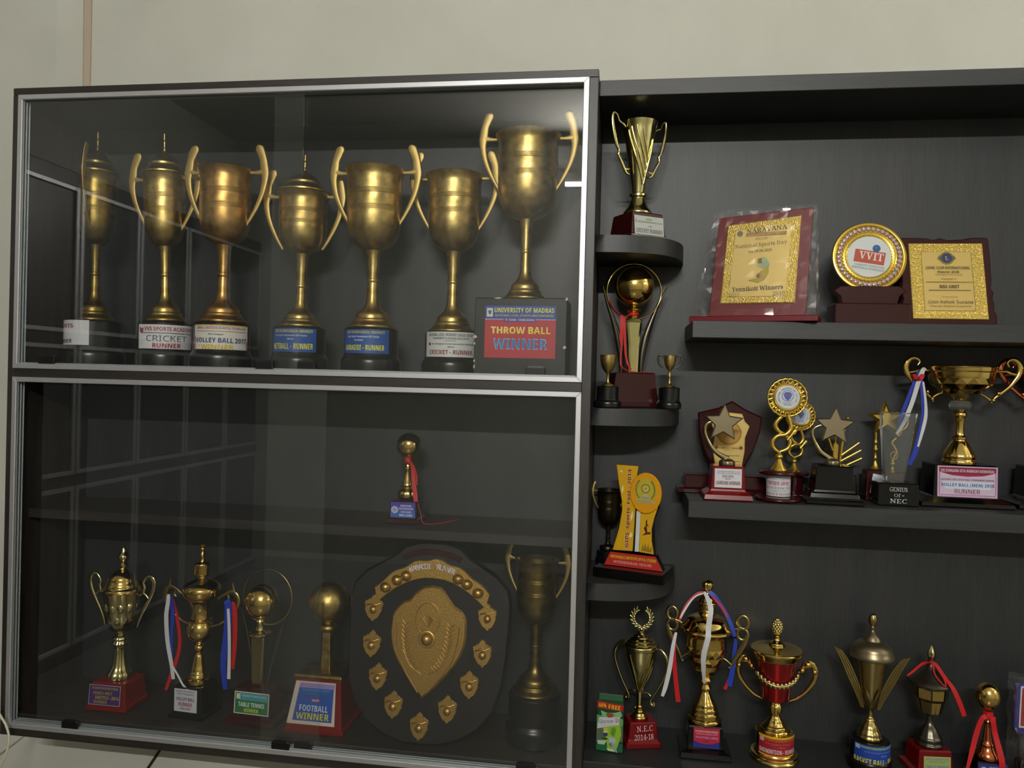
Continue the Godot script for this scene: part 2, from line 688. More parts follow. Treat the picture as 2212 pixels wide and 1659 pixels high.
func room():
	K = 1.0
	KR = 1.0
	var s = sh()
	s.box(Vector3(-1.68, 0, -0.42), Vector3(4.3, 3.4, -0.30))
	s.box(Vector3(-3.3, 0, -0.46), Vector3(-1.68, 3.4, -0.33))
	struct("wall_back", s, mats.wall_paint, "cream painted wall behind the trophy cabinet")
	s = sh()
	s.box(Vector3(-3.3, 0, 4.18), Vector3(4.3, 3.4, 4.30))
	struct("wall_front", s, mats.wall_paint, "cream painted wall facing the trophy cabinet")
	s = sh()
	s.box(Vector3(-3.3, 0, -0.46), Vector3(-3.2, 3.4, 4.30))
	struct("wall_left", s, mats.wall_paint, "cream painted side wall behind the dark bookcase")
	s = sh()
	s.box(Vector3(4.2, 0, -0.46), Vector3(4.3, 3.4, 4.30))
	struct("wall_right", s, mats.wall_paint, "cream painted side wall beyond the open shelves")
	s = sh()
	s.box(Vector3(-3.3, 3.4, -0.46), Vector3(4.3, 3.5, 4.30))
	struct("ceiling", s, mats.ceiling_paint, "pale plain ceiling of the room")
	s = sh()
	s.box(Vector3(-3.3, -0.1, -0.46), Vector3(4.3, 0, 4.30))
	struct("floor", s, mats.floor_tile, "pale tiled floor of the room")
	# the patched strip and the stain on the wall
	s = sh()
	s.prism([Vector2(-1.605, 3.4), Vector2(-1.588, 2.3), Vector2(-1.586, 2.18), Vector2(-1.567, 2.18), Vector2(-1.566, 2.4), Vector2(-1.573, 3.4)], -0.302, -0.297, 0.002)
	struct("trim_1", s, mats.plaster_strip, "pinkish patched strip running down the cream wall to the cabinet top")
	s = sh()
	s.prism([Vector2(-1.605, 3.4), Vector2(-1.59, 2.33), Vector2(-1.586, 2.33), Vector2(-1.598, 3.4)], -0.302, -0.2965, 0.001)
	s.prism([Vector2(-1.572, 3.4), Vector2(-1.5675, 2.33), Vector2(-1.5655, 2.33), Vector2(-1.568, 3.4)], -0.302, -0.2965, 0.001)
	struct("trim_2", s, mats.stain_brown, "brown edges of the patched strip on the cream wall")
	# tall dark bookcase along the side wall, seen only in the panes
	var t = thing("bookcase", "tall dark wooden bookcase with glass doors along the side wall", "bookcase", Vector3(-3.2, 0, 2.3))
	s = sh()
	s.box(Vector3(0.001, 0, -1.5), Vector3(0.42, 2.5, 1.5), 0.005)
	put("body", s, mats.bookcase_wood, t)
	for i in 6:
		var z0 = -1.48 + i * 0.495
		for lv in [[0.08, 0.9], [0.96, 1.62], [1.68, 2.42]]:
			s = sh()
			for e in [[z0, z0 + 0.022], [z0 + 0.46, z0 + 0.482]]:
				s.box(Vector3(0.42, lv[0], e[0]), Vector3(0.435, lv[1], e[1]), 0.002)
			for e in [lv[0], lv[1] - 0.022]:
				s.box(Vector3(0.42, e, z0 + 0.022), Vector3(0.435, e + 0.022, z0 + 0.46), 0.002)
			put("door_frame", s, mats.aluminium, t)

func cables():
	K = 1.0
	KR = 1.0
	var s = sh()
	var p := []
	for v in [[-1.60, 0.90], [-1.565, 0.74], [-1.535, 0.645], [-1.5095, 0.605], [-1.4998, 0.577], [-1.5017, 0.548], [-1.5126, 0.5175], [-1.53, 0.49], [-1.58, 0.45], [-1.66, 0.43]]:
		p.append(Vector3(v[0], v[1], 0.03))
	var q := []
	for j in p.size() - 1:
		for e in 4:
			q.append(p[j].cubic_interpolate(p[j + 1], p[maxi(j - 1, 0)], p[mini(j + 2, p.size() - 1)], e / 4.0))
	q.append(Vector3(-1.72, 0.42, -0.32))
	s.sweep(q, 0.0055, 0.0055, null, 8)
	var o = put(numbered("white_cable"), s, mats.white_cable, self)
	o.set_meta("label", "thin white cable looping past the lower corner of the glazed cabinet")
	o.set_meta("category", "cable")
	s = sh()
	s.sweep([Vector3(-1.22, 0.53, -0.297), Vector3(-1.30, 0.4016, -0.297), Vector3(-1.335, 0.348, -0.297), Vector3(-1.40, 0.24, -0.297)], 0.008, 0.005, Vector3(0, 0, 1), 8)
	o = put(numbered("dark_cable"), s, mats.dark_cable, self)
	o.set_meta("label", "short dark brown cable on the wall under the glazed cabinet")
	o.set_meta("category", "cable")

# ---------------------------------------------------------------------------
# the glazed unit
const BACK := -0.28

func rail_mitred(s: Shape, a: Vector2, b: Vector2, inward: Vector2, w: float, z0: float, z1: float):
	var d = (b - a).normalized()
	s.prism([a, b, b + inward * w - d * w, a + inward * w + d * w], z0, z1, 0.0012)

func glazed_cabinet():
	K = 1.0
	KR = 1.0
	var t = thing("display_cabinet", "dark wood wall cabinet with aluminium framed sliding glass panes over brass cups", "cabinet", Vector3(-0.8126, 0.563, -0.14))
	var off = Vector3(0.8126, -0.563, 0.14)
	var b = func(called, x0, y0, z0, x1, y1, z1, m, ch = 0.0012):
		var s = sh()
		s.box(Vector3(x0, y0, z0) + off, Vector3(x1, y1, z1) + off, ch)
		return put(called, s, mats[m], t)
	b.call("back_panel", -1.552, 0.563, BACK - 0.018, -0.0735, 2.208, BACK, "laminate_upright")
	b.call("side_panel", -1.552, 0.563, BACK, -1.536, 2.19, 0.0, "edge_upright")
	b.call("side_panel", -0.0944, 0.563, BACK, -0.0735, 2.19, 0.0, "edge_upright")
	b.call("top_panel", -1.552, 2.19, BACK, -0.0735, 2.208, 0.0, "edge_level")
	b.call("divider", -1.536, 1.476, BACK, -0.0944, 1.4975, 0.0, "edge_level")
	b.call("bottom_panel", -1.536, 0.563, BACK, -0.0944, 0.606, -0.03, "edge_level")
	b.call("bottom_rail", -1.536, 0.563, -0.03, -0.0944, 0.583, 0.0, "edge_level")
	b.call("shelf", -1.536, 1.107, BACK, -0.0944, 1.131, -0.06, "edge_level")
	for f in [[2.19, 1.4975], [1.476, 0.583]]:
		var c = [Vector2(-1.536, f[1]), Vector2(-0.0944, f[1]), Vector2(-0.0944, f[0]), Vector2(-1.536, f[0])]
		var inw = [Vector2(0, 1), Vector2(-1, 0), Vector2(0, -1), Vector2(1, 0)]
		for i in 4:
			var s = Shape.new(1.0)
			var o2 = Vector2(off.x, off.y)
			rail_mitred(s, c[i] + o2, c[(i + 1) % 4] + o2, inw[i], 0.0125, -0.003 + off.z, 0.0035 + off.z)
			var o = put("aluminium_rail", s, mats.aluminium, t)
			# grooved track behind the face of the rail
			var tr = Shape.new(1.0)
			for e in [-0.0035, -0.013, -0.0225]:
				rail_mitred(tr, c[i] + o2, c[(i + 1) % 4] + o2, inw[i], 0.0125 if i != 0 else 0.016, e - 0.0025 + off.z, e + off.z)
			rail_mitred(tr, c[i] + o2, c[(i + 1) % 4] + o2, inw[i], 0.006, -0.0245 + off.z, -0.003 + off.z)
			put("track", tr, mats.aluminium_track, o)
	# two sliding panes to each opening, the near one on the left
	for p in [[-1.5285, -0.7775, 1.506, 2.182, -0.0085], [-0.856, -0.102, 1.506, 2.182, -0.0182], [-1.4545, -0.703, 0.592, 1.468, -0.0085], [-0.856, -0.102, 0.592, 1.468, -0.0182]]:
		var s = sh()
		s.box(Vector3(p[0], p[2], p[4] - 0.0022) + off, Vector3(p[1], p[3], p[4] + 0.0022) + off, 0.0)
		var pane = put("sliding_pane", s, mats.pane, t)
		var front = p[4] > -0.01
		var xs = [p[0] + (0.085 if p[2] > 1.0 else 0.098), p[1] - (0.0835 if p[2] > 1.0 else 0.094)] if front else [p[0] + (0.0975 if p[2] > 1.0 else 0.112), p[1] - 0.1]
		for x in xs:
			var q = sh()
			var zf = 0.0052 if front else -0.004
			var wy = p[2] + (0.0115 if p[2] > 1.0 else 0.0075)
			q.stack([[0, 0.0225, 0.0035], [0.017, 0.0225, 0.0035], [0.0215, 0.018, 0.0028]], 0.0012, Vector3(x, wy - 0.006, p[4] + 0.0022 + 0.0035) + off)
			put("finger_pull", q, mats.pull, pane)

# ---------------------------------------------------------------------------
# the open unit
func corner_outline(x0: float, z0: float, ax: float, az: float) -> Array:
	var v := [Vector2(x0, -z0)]
	for i in 29:
		var a = PI / 2 * i / 28.0
		var c = pow(cos(a), 2.0 / 2.7)
		var sn = pow(sin(a), 2.0 / 2.7)
		v.append(Vector2(x0 + ax * c, -(z0 + az * sn)))
	return v

func open_shelves():
	K = 1.0
	KR = 1.0
	var t = thing("shelf_unit", "dark laminate open wall unit with two long shelves and three rounded corner shelves", "shelves", Vector3(0.8, 0.563, -0.17))
	var off = Vector3(-0.8, -0.563, 0.17)
	var b = func(called, x0, y0, z0, x1, y1, z1, m):
		var s = sh()
		s.box(Vector3(x0, y0, z0) + off, Vector3(x1, y1, z1) + off, 0.0012)
		return put(called, s, mats[m], t)
	b.call("back_panel", -0.0733, 0.563, BACK - 0.018, 1.7, 2.205, BACK, "laminate_upright")
	b.call("top_panel", -0.0733, 2.168, BACK, 1.7, 2.205, -0.06, "laminate_level")
	b.call("bottom_panel", -0.0733, 0.563, BACK, 1.7, 0.608, -0.06, "laminate_level")
	b.call("end_panel", 1.662, 0.608, BACK, 1.7, 2.168, -0.06, "laminate_upright")
	b.call("shelf", 0.153, 1.6075, BACK, 1.662, 1.647, -0.06, "laminate_level")
	b.call("shelf", 0.1545, 1.193, BACK, 1.662, 1.233, -0.06, "laminate_level")
	for y in [1.8015, 1.399, 0.992]:
		var s = sh()
		var v = corner_outline(-0.0733, BACK, 0.2145, 0.236)
		var n = v.size()
		var g = s.next()
		for i in n:
			var j = (i + 1) % n
			var a = Vector3(v[i].x, y, -v[i].y) + off
			var c = Vector3(v[j].x, y, -v[j].y) + off
			var up = Vector3(0, 0.04, 0)
			s.quad(c, a, a + up, c + up, g)
			var o = Vector3(v[0].x, y, -v[0].y) + off
			s.tri(o, a, c)
			s.tri(o + up, c + up, a + up)
		put("corner_shelf", s, mats.laminate_upright, t)

# ---------------------------------------------------------------------------
# the old brass cups
func set_k(k: float, kr := 1.0):
	K = k * 0.001
	KR = kr

func cup_handle(t: Node3D, m: Material, side: float, top: float, R: float, sc := 1.0, yaw := 0.0):
	# flat cut plate: rounded knob above, prong to the rim, long tail back to the bowl
	var s = sh()
	var x = func(v): return side * (R + v * sc)
	var pts := []
	for v in [[19, 52, 4], [19, 50, 15], [20, 44, 21], [24, 34, 20], [29, 20, 18], [31, 6, 20], [33, -8, 20], [33, -24, 15], [28, -50, 12], [17, -78, 10], [3, -104, 8], [-8, -121, 6]]:
		pts.append_array([x.call(v[0]), top + v[1] * sc, v[2] * sc])
	s.blade(pts, 4.0)
	var q := []
	for v in [[31, -4, 22], [21, -6, 11], [9, -7, 8], [-6, -6, 8]]:
		q.append_array([x.call(v[0]), top + v[1] * sc, v[2] * sc])
	s.blade(q, 3.6)
	var o = put("handle", s, m, t)
	o.rotation_degrees.y = yaw

func round_base(t: Node3D, r: float, h: float):
	var s = sh()
	s.lathe([r * 1.09, 0, r * 1.12, 3, r * 1.12, h * 0.26, r * 1.10, h * 0.34, r * 1.03, h * 0.40, r, h * 0.44, r, h - 3, r - 2, h - 0.5, r - 5, h, 0, h], 56)
	put("base", s, mats.bakelite, t)

func old_cup(label: String, at: Vector3, turn: float, base_h: float, rb: float, rf: float, knot: float, stem: float, top: float, R: float, lid: float, m: Material, mb: Material, yaw := 0.0, lean := 0.0, handles := 1.0) -> Node3D:
	var t = thing("brass_cup", label, "trophy", at, turn, "old brass cups")
	if rb > 0:
		round_base(t, rb, base_h)
	var b = base_h
	var d = knot - b
	var s = sh()
	s.lathe([rf * 0.96, b, rf, b + 2, rf, b + 5, rf * 0.95, b + 8, rf * 0.80, b + d * 0.14, rf * 0.77, b + d * 0.19, rf * 0.70, b + d * 0.21, rf * 0.66, b + d * 0.30, rf * 0.48, b + d * 0.38, rf * 0.34, b + d * 0.46, rf * 0.26, b + d * 0.58, rf * 0.235, b + d * 0.80, rf * 0.22, knot - 4, rf * 0.26, knot - 3, rf * 0.27, knot, rf * 0.26, knot + 3, rf * 0.225, knot + 4, rf * 0.24, knot + (stem - knot) * 0.4, rf * 0.28, knot + (stem - knot) * 0.85, rf * 0.34, stem + 4, rf * 0.2, stem + 6], 40)
	put("foot", s, m, t)
	s = sh()
	var h = top - stem
	var p := [0.0, stem, rf * 0.28, stem + 1, R * 0.46, stem + h * 0.035, R * 0.68, stem + h * 0.09, R * 0.83, stem + h * 0.17, R * 0.92, stem + h * 0.27, R * 0.96, stem + h * 0.39, R * 0.965, stem + h * 0.47]
	for y in [0.48, 0.50, 0.52]:
		p.append_array([R * 0.970, stem + h * y, R * 0.963, stem + h * (y + 0.01)])
	p.append_array([R * 0.972, stem + h * 0.66])
	for y in [0.67, 0.69, 0.71]:
		p.append_array([R * 0.98, stem + h * y, R * 0.973, stem + h * (y + 0.01)])
	p.append_array([R * 0.97, stem + h * 0.88, R * 1.0, stem + h * 0.93, R * 1.06, top - 3, R * 1.08, top - 1, R * 1.06, top, R * 0.98, top - 1, R * 0.93, stem + h * 0.8, R * 0.9, stem + h * 0.4, R * 0.5, stem + h * 0.12, 0.0, stem + h * 0.08])
	s.lathe(p, 48)
	var bowl = put("bowl", s, m, t)
	if lid > 0.0:
		s = sh()
		var g = lid - top
		s.lathe([R * 0.9, top - 2, R * 1.07, top + 1, R * 1.07, top + 4, R * 0.97, top + g * 0.07, R * 0.78, top + g * 0.17, R * 0.72, top + g * 0.22, R * 0.72, top + g * 0.27, R * 0.64, top + g * 0.32, R * 0.50, top + g * 0.40, R * 0.36, top + g * 0.46, R * 0.20, top + g * 0.49, R * 0.10, top + g * 0.54, 3.6, top + g * 0.60, 4.2, top + g * 0.63, 2.6, top + g * 0.66, 3.4, top + g * 0.78, 4.0, top + g * 0.80, 2.4, top + g * 0.83, 2.6, lid - 2, 0, lid], 40)
		put("lid", s, mb, t)
	if handles > 0.0:
		for e in [-1.0, 1.0]:
			cup_handle(t, mats.brass_plate, e, top, R * KR, handles, yaw)
	if lean != 0.0:
		for c in t.get_children():
			if c.name.begins_with("base"):
				continue
			var bs = Basis(Vector3.BACK, lean)
			var pv = Vector3(0, b * K, 0)
			c.transform = Transform3D(bs, pv - bs * pv) * c.transform
	return t

func old_cups():
	var t: Node3D
	set_k(1.243, 0.878)
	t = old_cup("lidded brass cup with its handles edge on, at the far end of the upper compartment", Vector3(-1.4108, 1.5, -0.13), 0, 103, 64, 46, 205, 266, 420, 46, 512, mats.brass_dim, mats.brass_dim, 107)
	wrap_label(t, 76, 64 * KR + 0.3, 126, 52, 37 - 73, "c9c9cc", [["t", "SPORTS", 0, 14, 8, 60, "8a2733"], ["t", "RUNNER", 0, -18, 8, 56, "30343c"]])
	set_k(1.226, 0.91)
	t = old_cup("lidded brass cup with white cricket runner label from a sports academy", Vector3(-1.2129, 1.5, -0.145), 0, 105, 62, 47, 208, 268, 424, 48, 517, mats.brass_old, mats.brass_old, 0, 0.03)
	wrap_label(t, 72, 62 * KR + 0.3, 128, 51, 34, "d2d2d4", [["p", [-64, -12, -24, -25.5, -64, -25.5], "23245e"], ["p", [64, -12, 34, -25.5, 64, -25.5], "20242c"], ["p", [-60, 20, -51, 17, -48, 20, -49, 10, -54, 6, -59, 10], "8c3a3c"], ["t", "VVS SPORTS ACADEMY", 8, 16.5, 8.5, 106, "a02c40"], ["r", 4, 7.8, 112, 1.2, "3c3c42"], ["t", "CRICKET", 2, -3.5, 12, 84, "50545c", "R"], ["t", "RUNNER", 2, -18.5, 9, 56, "a3202c"]], "white paper label lettered in red and grey")
	set_k(1.21, 0.936)
	t = old_cup("open coppery brass cup with a white, red and yellow volley ball label", Vector3(-1.0347, 1.5, -0.115), 0, 105, 62, 54, 208, 270, 434, 58, 0, mats.brass_copper, mats.brass_copper, 0, -0.006)
	wrap_label(t, 73, 62 * KR + 0.3, 126, 51, 27, "d5d3c8", [["p", [-61, 4, -46, -18, -30, -25.5, -61, -25.5], "b3283f"], ["p", [61, -8, 40, -9, 14, -19, -4, -25.5, 61, -25.5], "b3243c"], ["r", 0, 24, 122, 2.5, "c9b250"], ["t", "ANNUAL INSTITUTE OF ARTS & TECHNOLOGY", 0, 19, 5, 108, "a8485a"], ["r", 0, 12, 110, 0.9, "5a5a62"], ["t", "Run Category", -10, 5.5, 4, 30, "44464e"], ["t", "VOLLEY BALL 2017", 0, -6.5, 10, 112, "2b3f80"], ["t", "WINNER", -8, -20, 9.5, 66, "d8b010"]], "white paper label with red corners and yellow lettering")
	set_k(1.193, 0.963)
	t = old_cup("lidded brass cup behind the overlapping panes with a blue ball runner label", Vector3(-0.8357, 1.5, -0.145), 0, 101, 58, 48, 191, 260, 392, 55, 478, mats.brass_old, mats.brass_old, 0, -0.01)
	wrap_label(t, 72, 58 * KR + 0.3, 108, 50, 6, "1f4f9c", [["t", "SHRI TECHNOLOGICAL UNIVERSITY", 2, 19, 6, 88, "d8d020"], ["t", "Inter Zonal Tournament 2017 Gudur", -4, 10, 3.6, 74, "d6dce0"], ["t", "(Men)", -2, 2, 4, 14, "d6dce0"], ["t", "NETBALL - RUNNER", 0, -13, 12, 92, "e4dc1c"]], "blue label lettered in yellow")
	set_k(1.176, 0.984)
	t = old_cup("open golden brass cup with a blue kabaddi runner label", Vector3(-0.6325, 1.5, -0.118), 0, 101, 58, 52, 204, 267, 442, 61, 0, mats.brass_old, mats.brass_old)
	wrap_label(t, 72, 58 * KR + 0.3, 112, 50, 1, "1f4c98", [["t", "SHRI TECHNOLOGICAL UNIVERSITY", 2, 19, 5.5, 88, "c9c42a"], ["t", "Inter Zonal Tournament 2017 Gudur", -2, 10, 4.4, 72, "ced6e2"], ["t", "(WOMEN)", -10, 2, 4, 20, "d0d6e0"], ["t", "KABADDI - RUNNER", 0, -13, 11, 90, "e6df20"]], "blue label lettered in yellow")
	set_k(1.158, 0.997)
	t = old_cup("open ridged brass cup with a white premiere league cricket runner label", Vector3(-0.4317, 1.5, -0.145), 0, 98, 58, 50, 208, 273, 440, 59, 0, mats.brass_old, mats.brass_old, 0, 0.004)
	wrap_label(t, 71, 58 * KR + 0.3, 130, 53, 11, "cfd2cf", [["t", "NATIONAL LEVEL PREMIERE LEAGUE CRICKET", 0, 20, 6, 106, "30383c"], ["t", "TOURNAMENT TELANGANA GOLD CUP 2017", 0, 12.5, 4.6, 84, "3c4448"], ["t", "Conducted by", -2, 7, 3.4, 24, "4a5256"], ["t", "The Telangana Cricket Association Hyderabad", 4, 0.5, 4.6, 98, "40484c"], ["c", -50, 0.5, 3, "1c2024"], ["t", "(Men)", 0, -6, 4.4, 14, "40484c"], ["t", "CRICKET - RUNNER", 0, -16.5, 9, 100, "8e1f26"]], "white label with a red last line")
	# the tall cup on a box
	set_k(1.142, 1.0)
	t = old_cup("tallest brass cup on a square black box with a red and blue throw ball label", Vector3(-0.2459, 1.5, -0.12), 0, 170, 0, 45, 275, 342, 524, 66, 0, mats.brass_old, mats.brass_old)
	var s = sh()
	s.stack([[0, 95, 60], [2, 96, 61], [168, 96, 61], [170, 94, 59]], 1.5)
	put("base", s, mats.black_box, t)
	label_on(t, "label", Vector3(0, 99, 61), 148, 108, 0, "b02a34", [["r", 0, 40, 148, 28, "2447a0"], ["r", 0, 26, 148, 1.4, "b8b4c8"], ["r", -64, 40, 13, 18, "c9cfc2"], ["p", [-68, 44, -60, 44, -62, 36, -66, 36], "4c5a52"], ["t", "UNIVERSITY OF MADRAS", 8, 45, 9.5, 124, "e2dc22"], ["t", "NATIONAL LEVEL SPORTS MEET(WOMEN)", 8, 33.5, 5.5, 122, "b9b424"], ["r", -1, 25, 68, 8, "4d3f8c"], ["t", "'A' ZONE  TAMILNADU", -1, 25, 4.4, 62, "c8c4dc"], ["t", "THROW BALL", 1, 3.5, 14, 124, "f0e8d0"], ["t", "THROW BALL", 1.4, 2.9, 13, 123, "ecd024"], ["t", "WINNER", 1, -25, 22, 112, "a9d4ee"], ["t", "WINNER", 1, -25, 20, 110, "2a78b8"]], "red and blue printed label")
	# chips where the box covering has worn through
	for v in [[-94.5, 88, 5, 4], [93, 69, 4, 4], [-95, 74, 2, 3], [-95, 38, 2, 4], [-95, 26, 2, 5], [-48, 169, 9, 1.6], [95, 168, 3, 4]]:
		s = sh()
		s.prism([Vector2(v[0] - v[2], v[1]), Vector2(v[0] - v[2] * 0.2, v[1] - v[3]), Vector2(v[0] + v[2], v[1] - v[3] * 0.3), Vector2(v[0] + v[2] * 0.3, v[1] + v[3])], 60.8, 61.3)
		put("worn_chip", s, paper_mat("bdb9a8"), t)

# a label wrapped round a turned base, its middle a given angle round to the right
func wrap_label(t: Node3D, y: float, R: float, w: float, h: float, ang: float, paper, items: Array, look := "") -> MeshInstance3D:
	var a = deg_to_rad(ang)
	return label_on(t, "label", Vector3(R * sin(a), y, R * cos(a)), w, h, R, paper, items, look, Vector3(0, ang, 0))

# ---------------------------------------------------------------------------
# lower glazed compartment
func slab_base(t: Node3D, lv: Array, m: Material, rc := 2.0, turn := 0.0, called := "base") -> MeshInstance3D:
	var s = sh()
	s.stack(lv, rc)
	var o = put(called, s, m, t)
	o.rotation_degrees.y = turn
	return o

func ribbon(t: Node3D, path: Array, w, m: Material, side := Vector3.RIGHT):
	var s = sh()
	s.strip(path, w, 0.8, side)
	return put("ribbon", s, m, t)

func V(x: float, y: float, z := 0.0) -> Vector3:
	return Vector3(x, y, z)

func lower_glazed_row():
	var t: Node3D
	var s: Shape
	# small ball trophy alone on the inner shelf
	set_k(1.181, 0.99)
	t = thing("ball_trophy", "small gold ball trophy with red ribbon alone on the inner glazed shelf", "trophy", Vector3(-0.5393, 1.132, -0.15), 0)
	slab_base(t, [[0, 35, 30], [1, 36, 31], [9, 35, 30], [12, 30, 26], [45, 30, 26], [47, 28, 24]], mats.maroon)
	label_on(t, "label", V(-1, 29, 26), 54, 33, 0, "3a62b0", [["r", 0, 8, 54, 17, "4a3f9c"], ["c", -18, 0, 7.5, "c6c8d8"], ["c", -18, 0, 5, "9a9cc0"], ["t", "NARAYANA", 7, 9, 4, 24, "d8dcf0"], ["t", "ENGINEERING", 7, 3, 4, 32, "d8dcf0"], ["t", "COLLEGE", 7, -4, 4, 22, "d8dcf0"], ["t", "NELLORE", 7, -11, 4.5, 28, "e4e8f6"]], "blue label with a white seal")
	s = sh()
	s.lathe([10, 47, 16, 48, 19, 54, 19.5, 60, 17, 67, 12, 71, 11, 73, 14, 74, 14, 76, 11, 78, 9, 88, 7, 98, 5.5, 108, 6, 112, 9, 114, 9, 117, 6, 119, 5, 122, 8, 127, 9, 129, 7, 133, 5, 137], 40, V(0, 0), 12, 0.05)
	put("stem", s, mats.gold, t)
	s = sh()
	s.ball(V(2, 164), 27.5 * KR, 40)
	put("ball", s, mats.gold, t)
	ribbon(t, [V(-5, 128, 8), V(4, 130, 10), V(10, 126, 9), V(14, 110, 9), V(18, 85, 14), V(24, 62, 22), V(27, 48, 26)], [5.0, 6.0, 6.0, 7.0, 9.0, 10.0, 8.0], mats.ribbon_red)
	ribbon(t, [V(6, 130, 4), V(14, 118, 2), V(20, 98, 3), V(22, 80, 6)], 5.0, mats.ribbon_red)
	ribbon(t, [V(28, 47, 18), V(38, 20, 22), V(44, 3, 24), V(70, 1.2, 14), V(90, 4, 0), V(112, 8, -12)], [7.0, 5.0, 4.0, 4.0, 3.5, 3.0], mats.ribbon_red, Vector3(0.2, 0, 1))
	s = sh()
	s.lathe([5.6, 124, 7.6, 126, 7.6, 140, 5.6, 142], 20, V(0, 0))
	put("ribbon", s, mats.ribbon_red, t)

	# lidded two-handled gold cup on a red base
	set_k(1.24, 0.887)
	t = thing("lidded_cup", "gold cup with dark lid, pointed finial and looped handles on red purple-labelled base", "trophy", Vector3(-1.3361 + 0.02, 0.608, -0.13), 0)
	slab_base(t, [[0, 46, 40], [1, 47, 41], [9, 46, 40], [11, 43, 37], [54, 39, 33], [57, 37, 31]], mats.red_lacquer)
	label_on(t, "label", V(-4, 33, 38.6), 72, 41, 0, "a8a2b4", [["r", 0, 0, 70, 39, "3d2160"], ["t", "SRI VENKATESWARA INSTITUTIONS", 0, 14, 5, 60, "9a8a2c"], ["t", "SPORTS MEET", -4, 4, 6, 44, "a08e2a"], ["t", "SHUTTLE - 2014", 6, -5, 7, 54, "b39c2c"], ["t", "RUNNER", -8, -14, 6, 30, "a08e2a"]], "purple label lettered in yellow", Vector3(-5, 0, 0))
	s = sh()
	s.lathe([24, 57, 28, 59, 28, 65, 26, 70, 20, 78, 16, 90, 13.5, 105, 13, 118, 15, 124, 11, 126], 40, V(3, 0), 10, 0.06)
	s.lathe([11, 126, 16, 128, 18, 132, 16, 136, 15, 138, 17, 142, 15, 146, 9, 148, 8, 156], 36, V(3, 0), 12, 0.08)
	put("stem", s, mats.gold_pale, t)
	s = sh()
	s.lathe([6, 154, 16, 157, 24, 164, 31, 176, 36, 192, 39, 212, 41, 230, 43, 240, 44, 244, 42, 245, 39, 238, 34, 190, 12, 165, 0, 164], 48, V(4, 0), 9, 0.035)
	put("bowl", s, mats.gold_pale, t)
	s = sh()
	for row in 2:
		for i in 11:
			var a = TAU * (i + row * 0.5) / 11
			var rr = [31.5, 25.5][row] * KR
			var yy = [214.0, 188.0][row]
			s.ball(V(4 + rr * sin(a), yy, rr * cos(a)), 11.0, 16, 1.25)
	put("petal_relief", s, mats.gold_pale, t)
	s = sh()
	s.lathe([40, 242, 43, 246, 42, 250, 37, 254, 36, 259, 32, 266, 30, 274, 24, 281, 14, 288, 8, 291, 7, 294], 44, V(4, 0))
	put("lid", s, mats.gold, t)
	s = sh()
	s.lathe([5, 293, 8, 297, 9, 301, 6, 305, 8, 309, 12, 314, 13, 319, 10, 324, 7, 328, 5, 334, 3, 338, 0, 341], 28, V(6, 0))
	put("finial", s, mats.gold_pale, t)
	for e in [-1.0, 1.0]:
		s = sh()
		s.blade([4 + e * 50, 262, 5, 4 + e * 54, 271, 6, 4 + e * 62, 278, 8, 4 + e * 71, 275, 9, 4 + e * 75, 263, 9, 4 + e * 72, 246, 9, 4 + e * 64, 228, 9, 4 + e * 55, 211, 8, 4 + e * 46, 193, 7, 4 + e * 40, 177, 6, 4 + e * 38, 168, 3], 6)
		s.blade([4 + e * 50, 263, 5, 4 + e * 53, 252, 6, 4 + e * 50, 243, 6, 4 + e * 56, 238, 5, 4 + e * 63, 230, 4], 5)
		s.blade([4 + e * 48, 240, 4, 4 + e * 40, 236, 5], 4)
		put("handle", s, mats.gold_pale, t)

	# stepped gold cup with three-colour ribbons
	set_k(1.212, 0.925)
	t = thing("ribboned_cup", "stepped gold cup with blue, white and red ribbons and a white volley ball label", "trophy", Vector3(-1.0875, 0.608, -0.12), -4)
	slab_base(t, [[0, 40, 36], [6, 41, 37], [10, 34, 31], [64, 33, 30], [66, 31, 28]], mats.black_gloss)
	label_on(t, "label", V(-3, 38, 31), 54, 48, 0, "bdbcc6", [["t", "NATIONAL LEVEL SPORTS FEST", 0, 19, 3.6, 44, "4c4c58"], ["t", "MENS TOURNAMENT", 0, 13.5, 3, 40, "5c5c68"], ["t", "VOLLEY BALL", 0, 3, 7, 44, "34363f"], ["t", "RUNNER", 0, -8, 8, 32, "9a3040"], ["t", "2012-2013", 0, -17, 4.5, 24, "484a54"]], "white paper label")
	s = sh()
	s.lathe([22, 66, 25, 68, 25, 76, 22, 78, 22, 83, 20, 85, 19, 90, 17, 92, 16, 98, 14, 104, 12, 116, 10, 126, 6, 131, 9, 135, 12, 140, 11, 146, 7, 150, 6, 156], 40, V(6, 0))
	put("stem", s, mats.gold, t)
	s = sh()
	s.lathe([5, 154, 14, 156, 23, 162, 29, 172, 31, 182, 29, 192, 25, 199, 27, 201, 27, 204, 22, 206, 20.5, 218, 22, 230, 27, 240, 33, 248, 39, 254, 42, 262, 43, 266, 41, 267], 44, V(8, 0))
	put("bowl", s, mats.gold, t)
	s = sh()
	s.lathe([41, 266, 44, 268, 43, 273, 38, 279, 28, 285, 16, 289, 10, 292, 9, 298, 10, 300, 17, 300.5, 18, 302, 18, 322, 17, 324, 10, 325, 6, 328, 4.5, 338, 7, 342, 5, 346, 4, 350, 6.5, 353, 6.5, 357, 4, 360, 7, 361, 7.5, 365, 0, 366], 44, V(9, 0))
	put("lid", s, mats.gold, t)
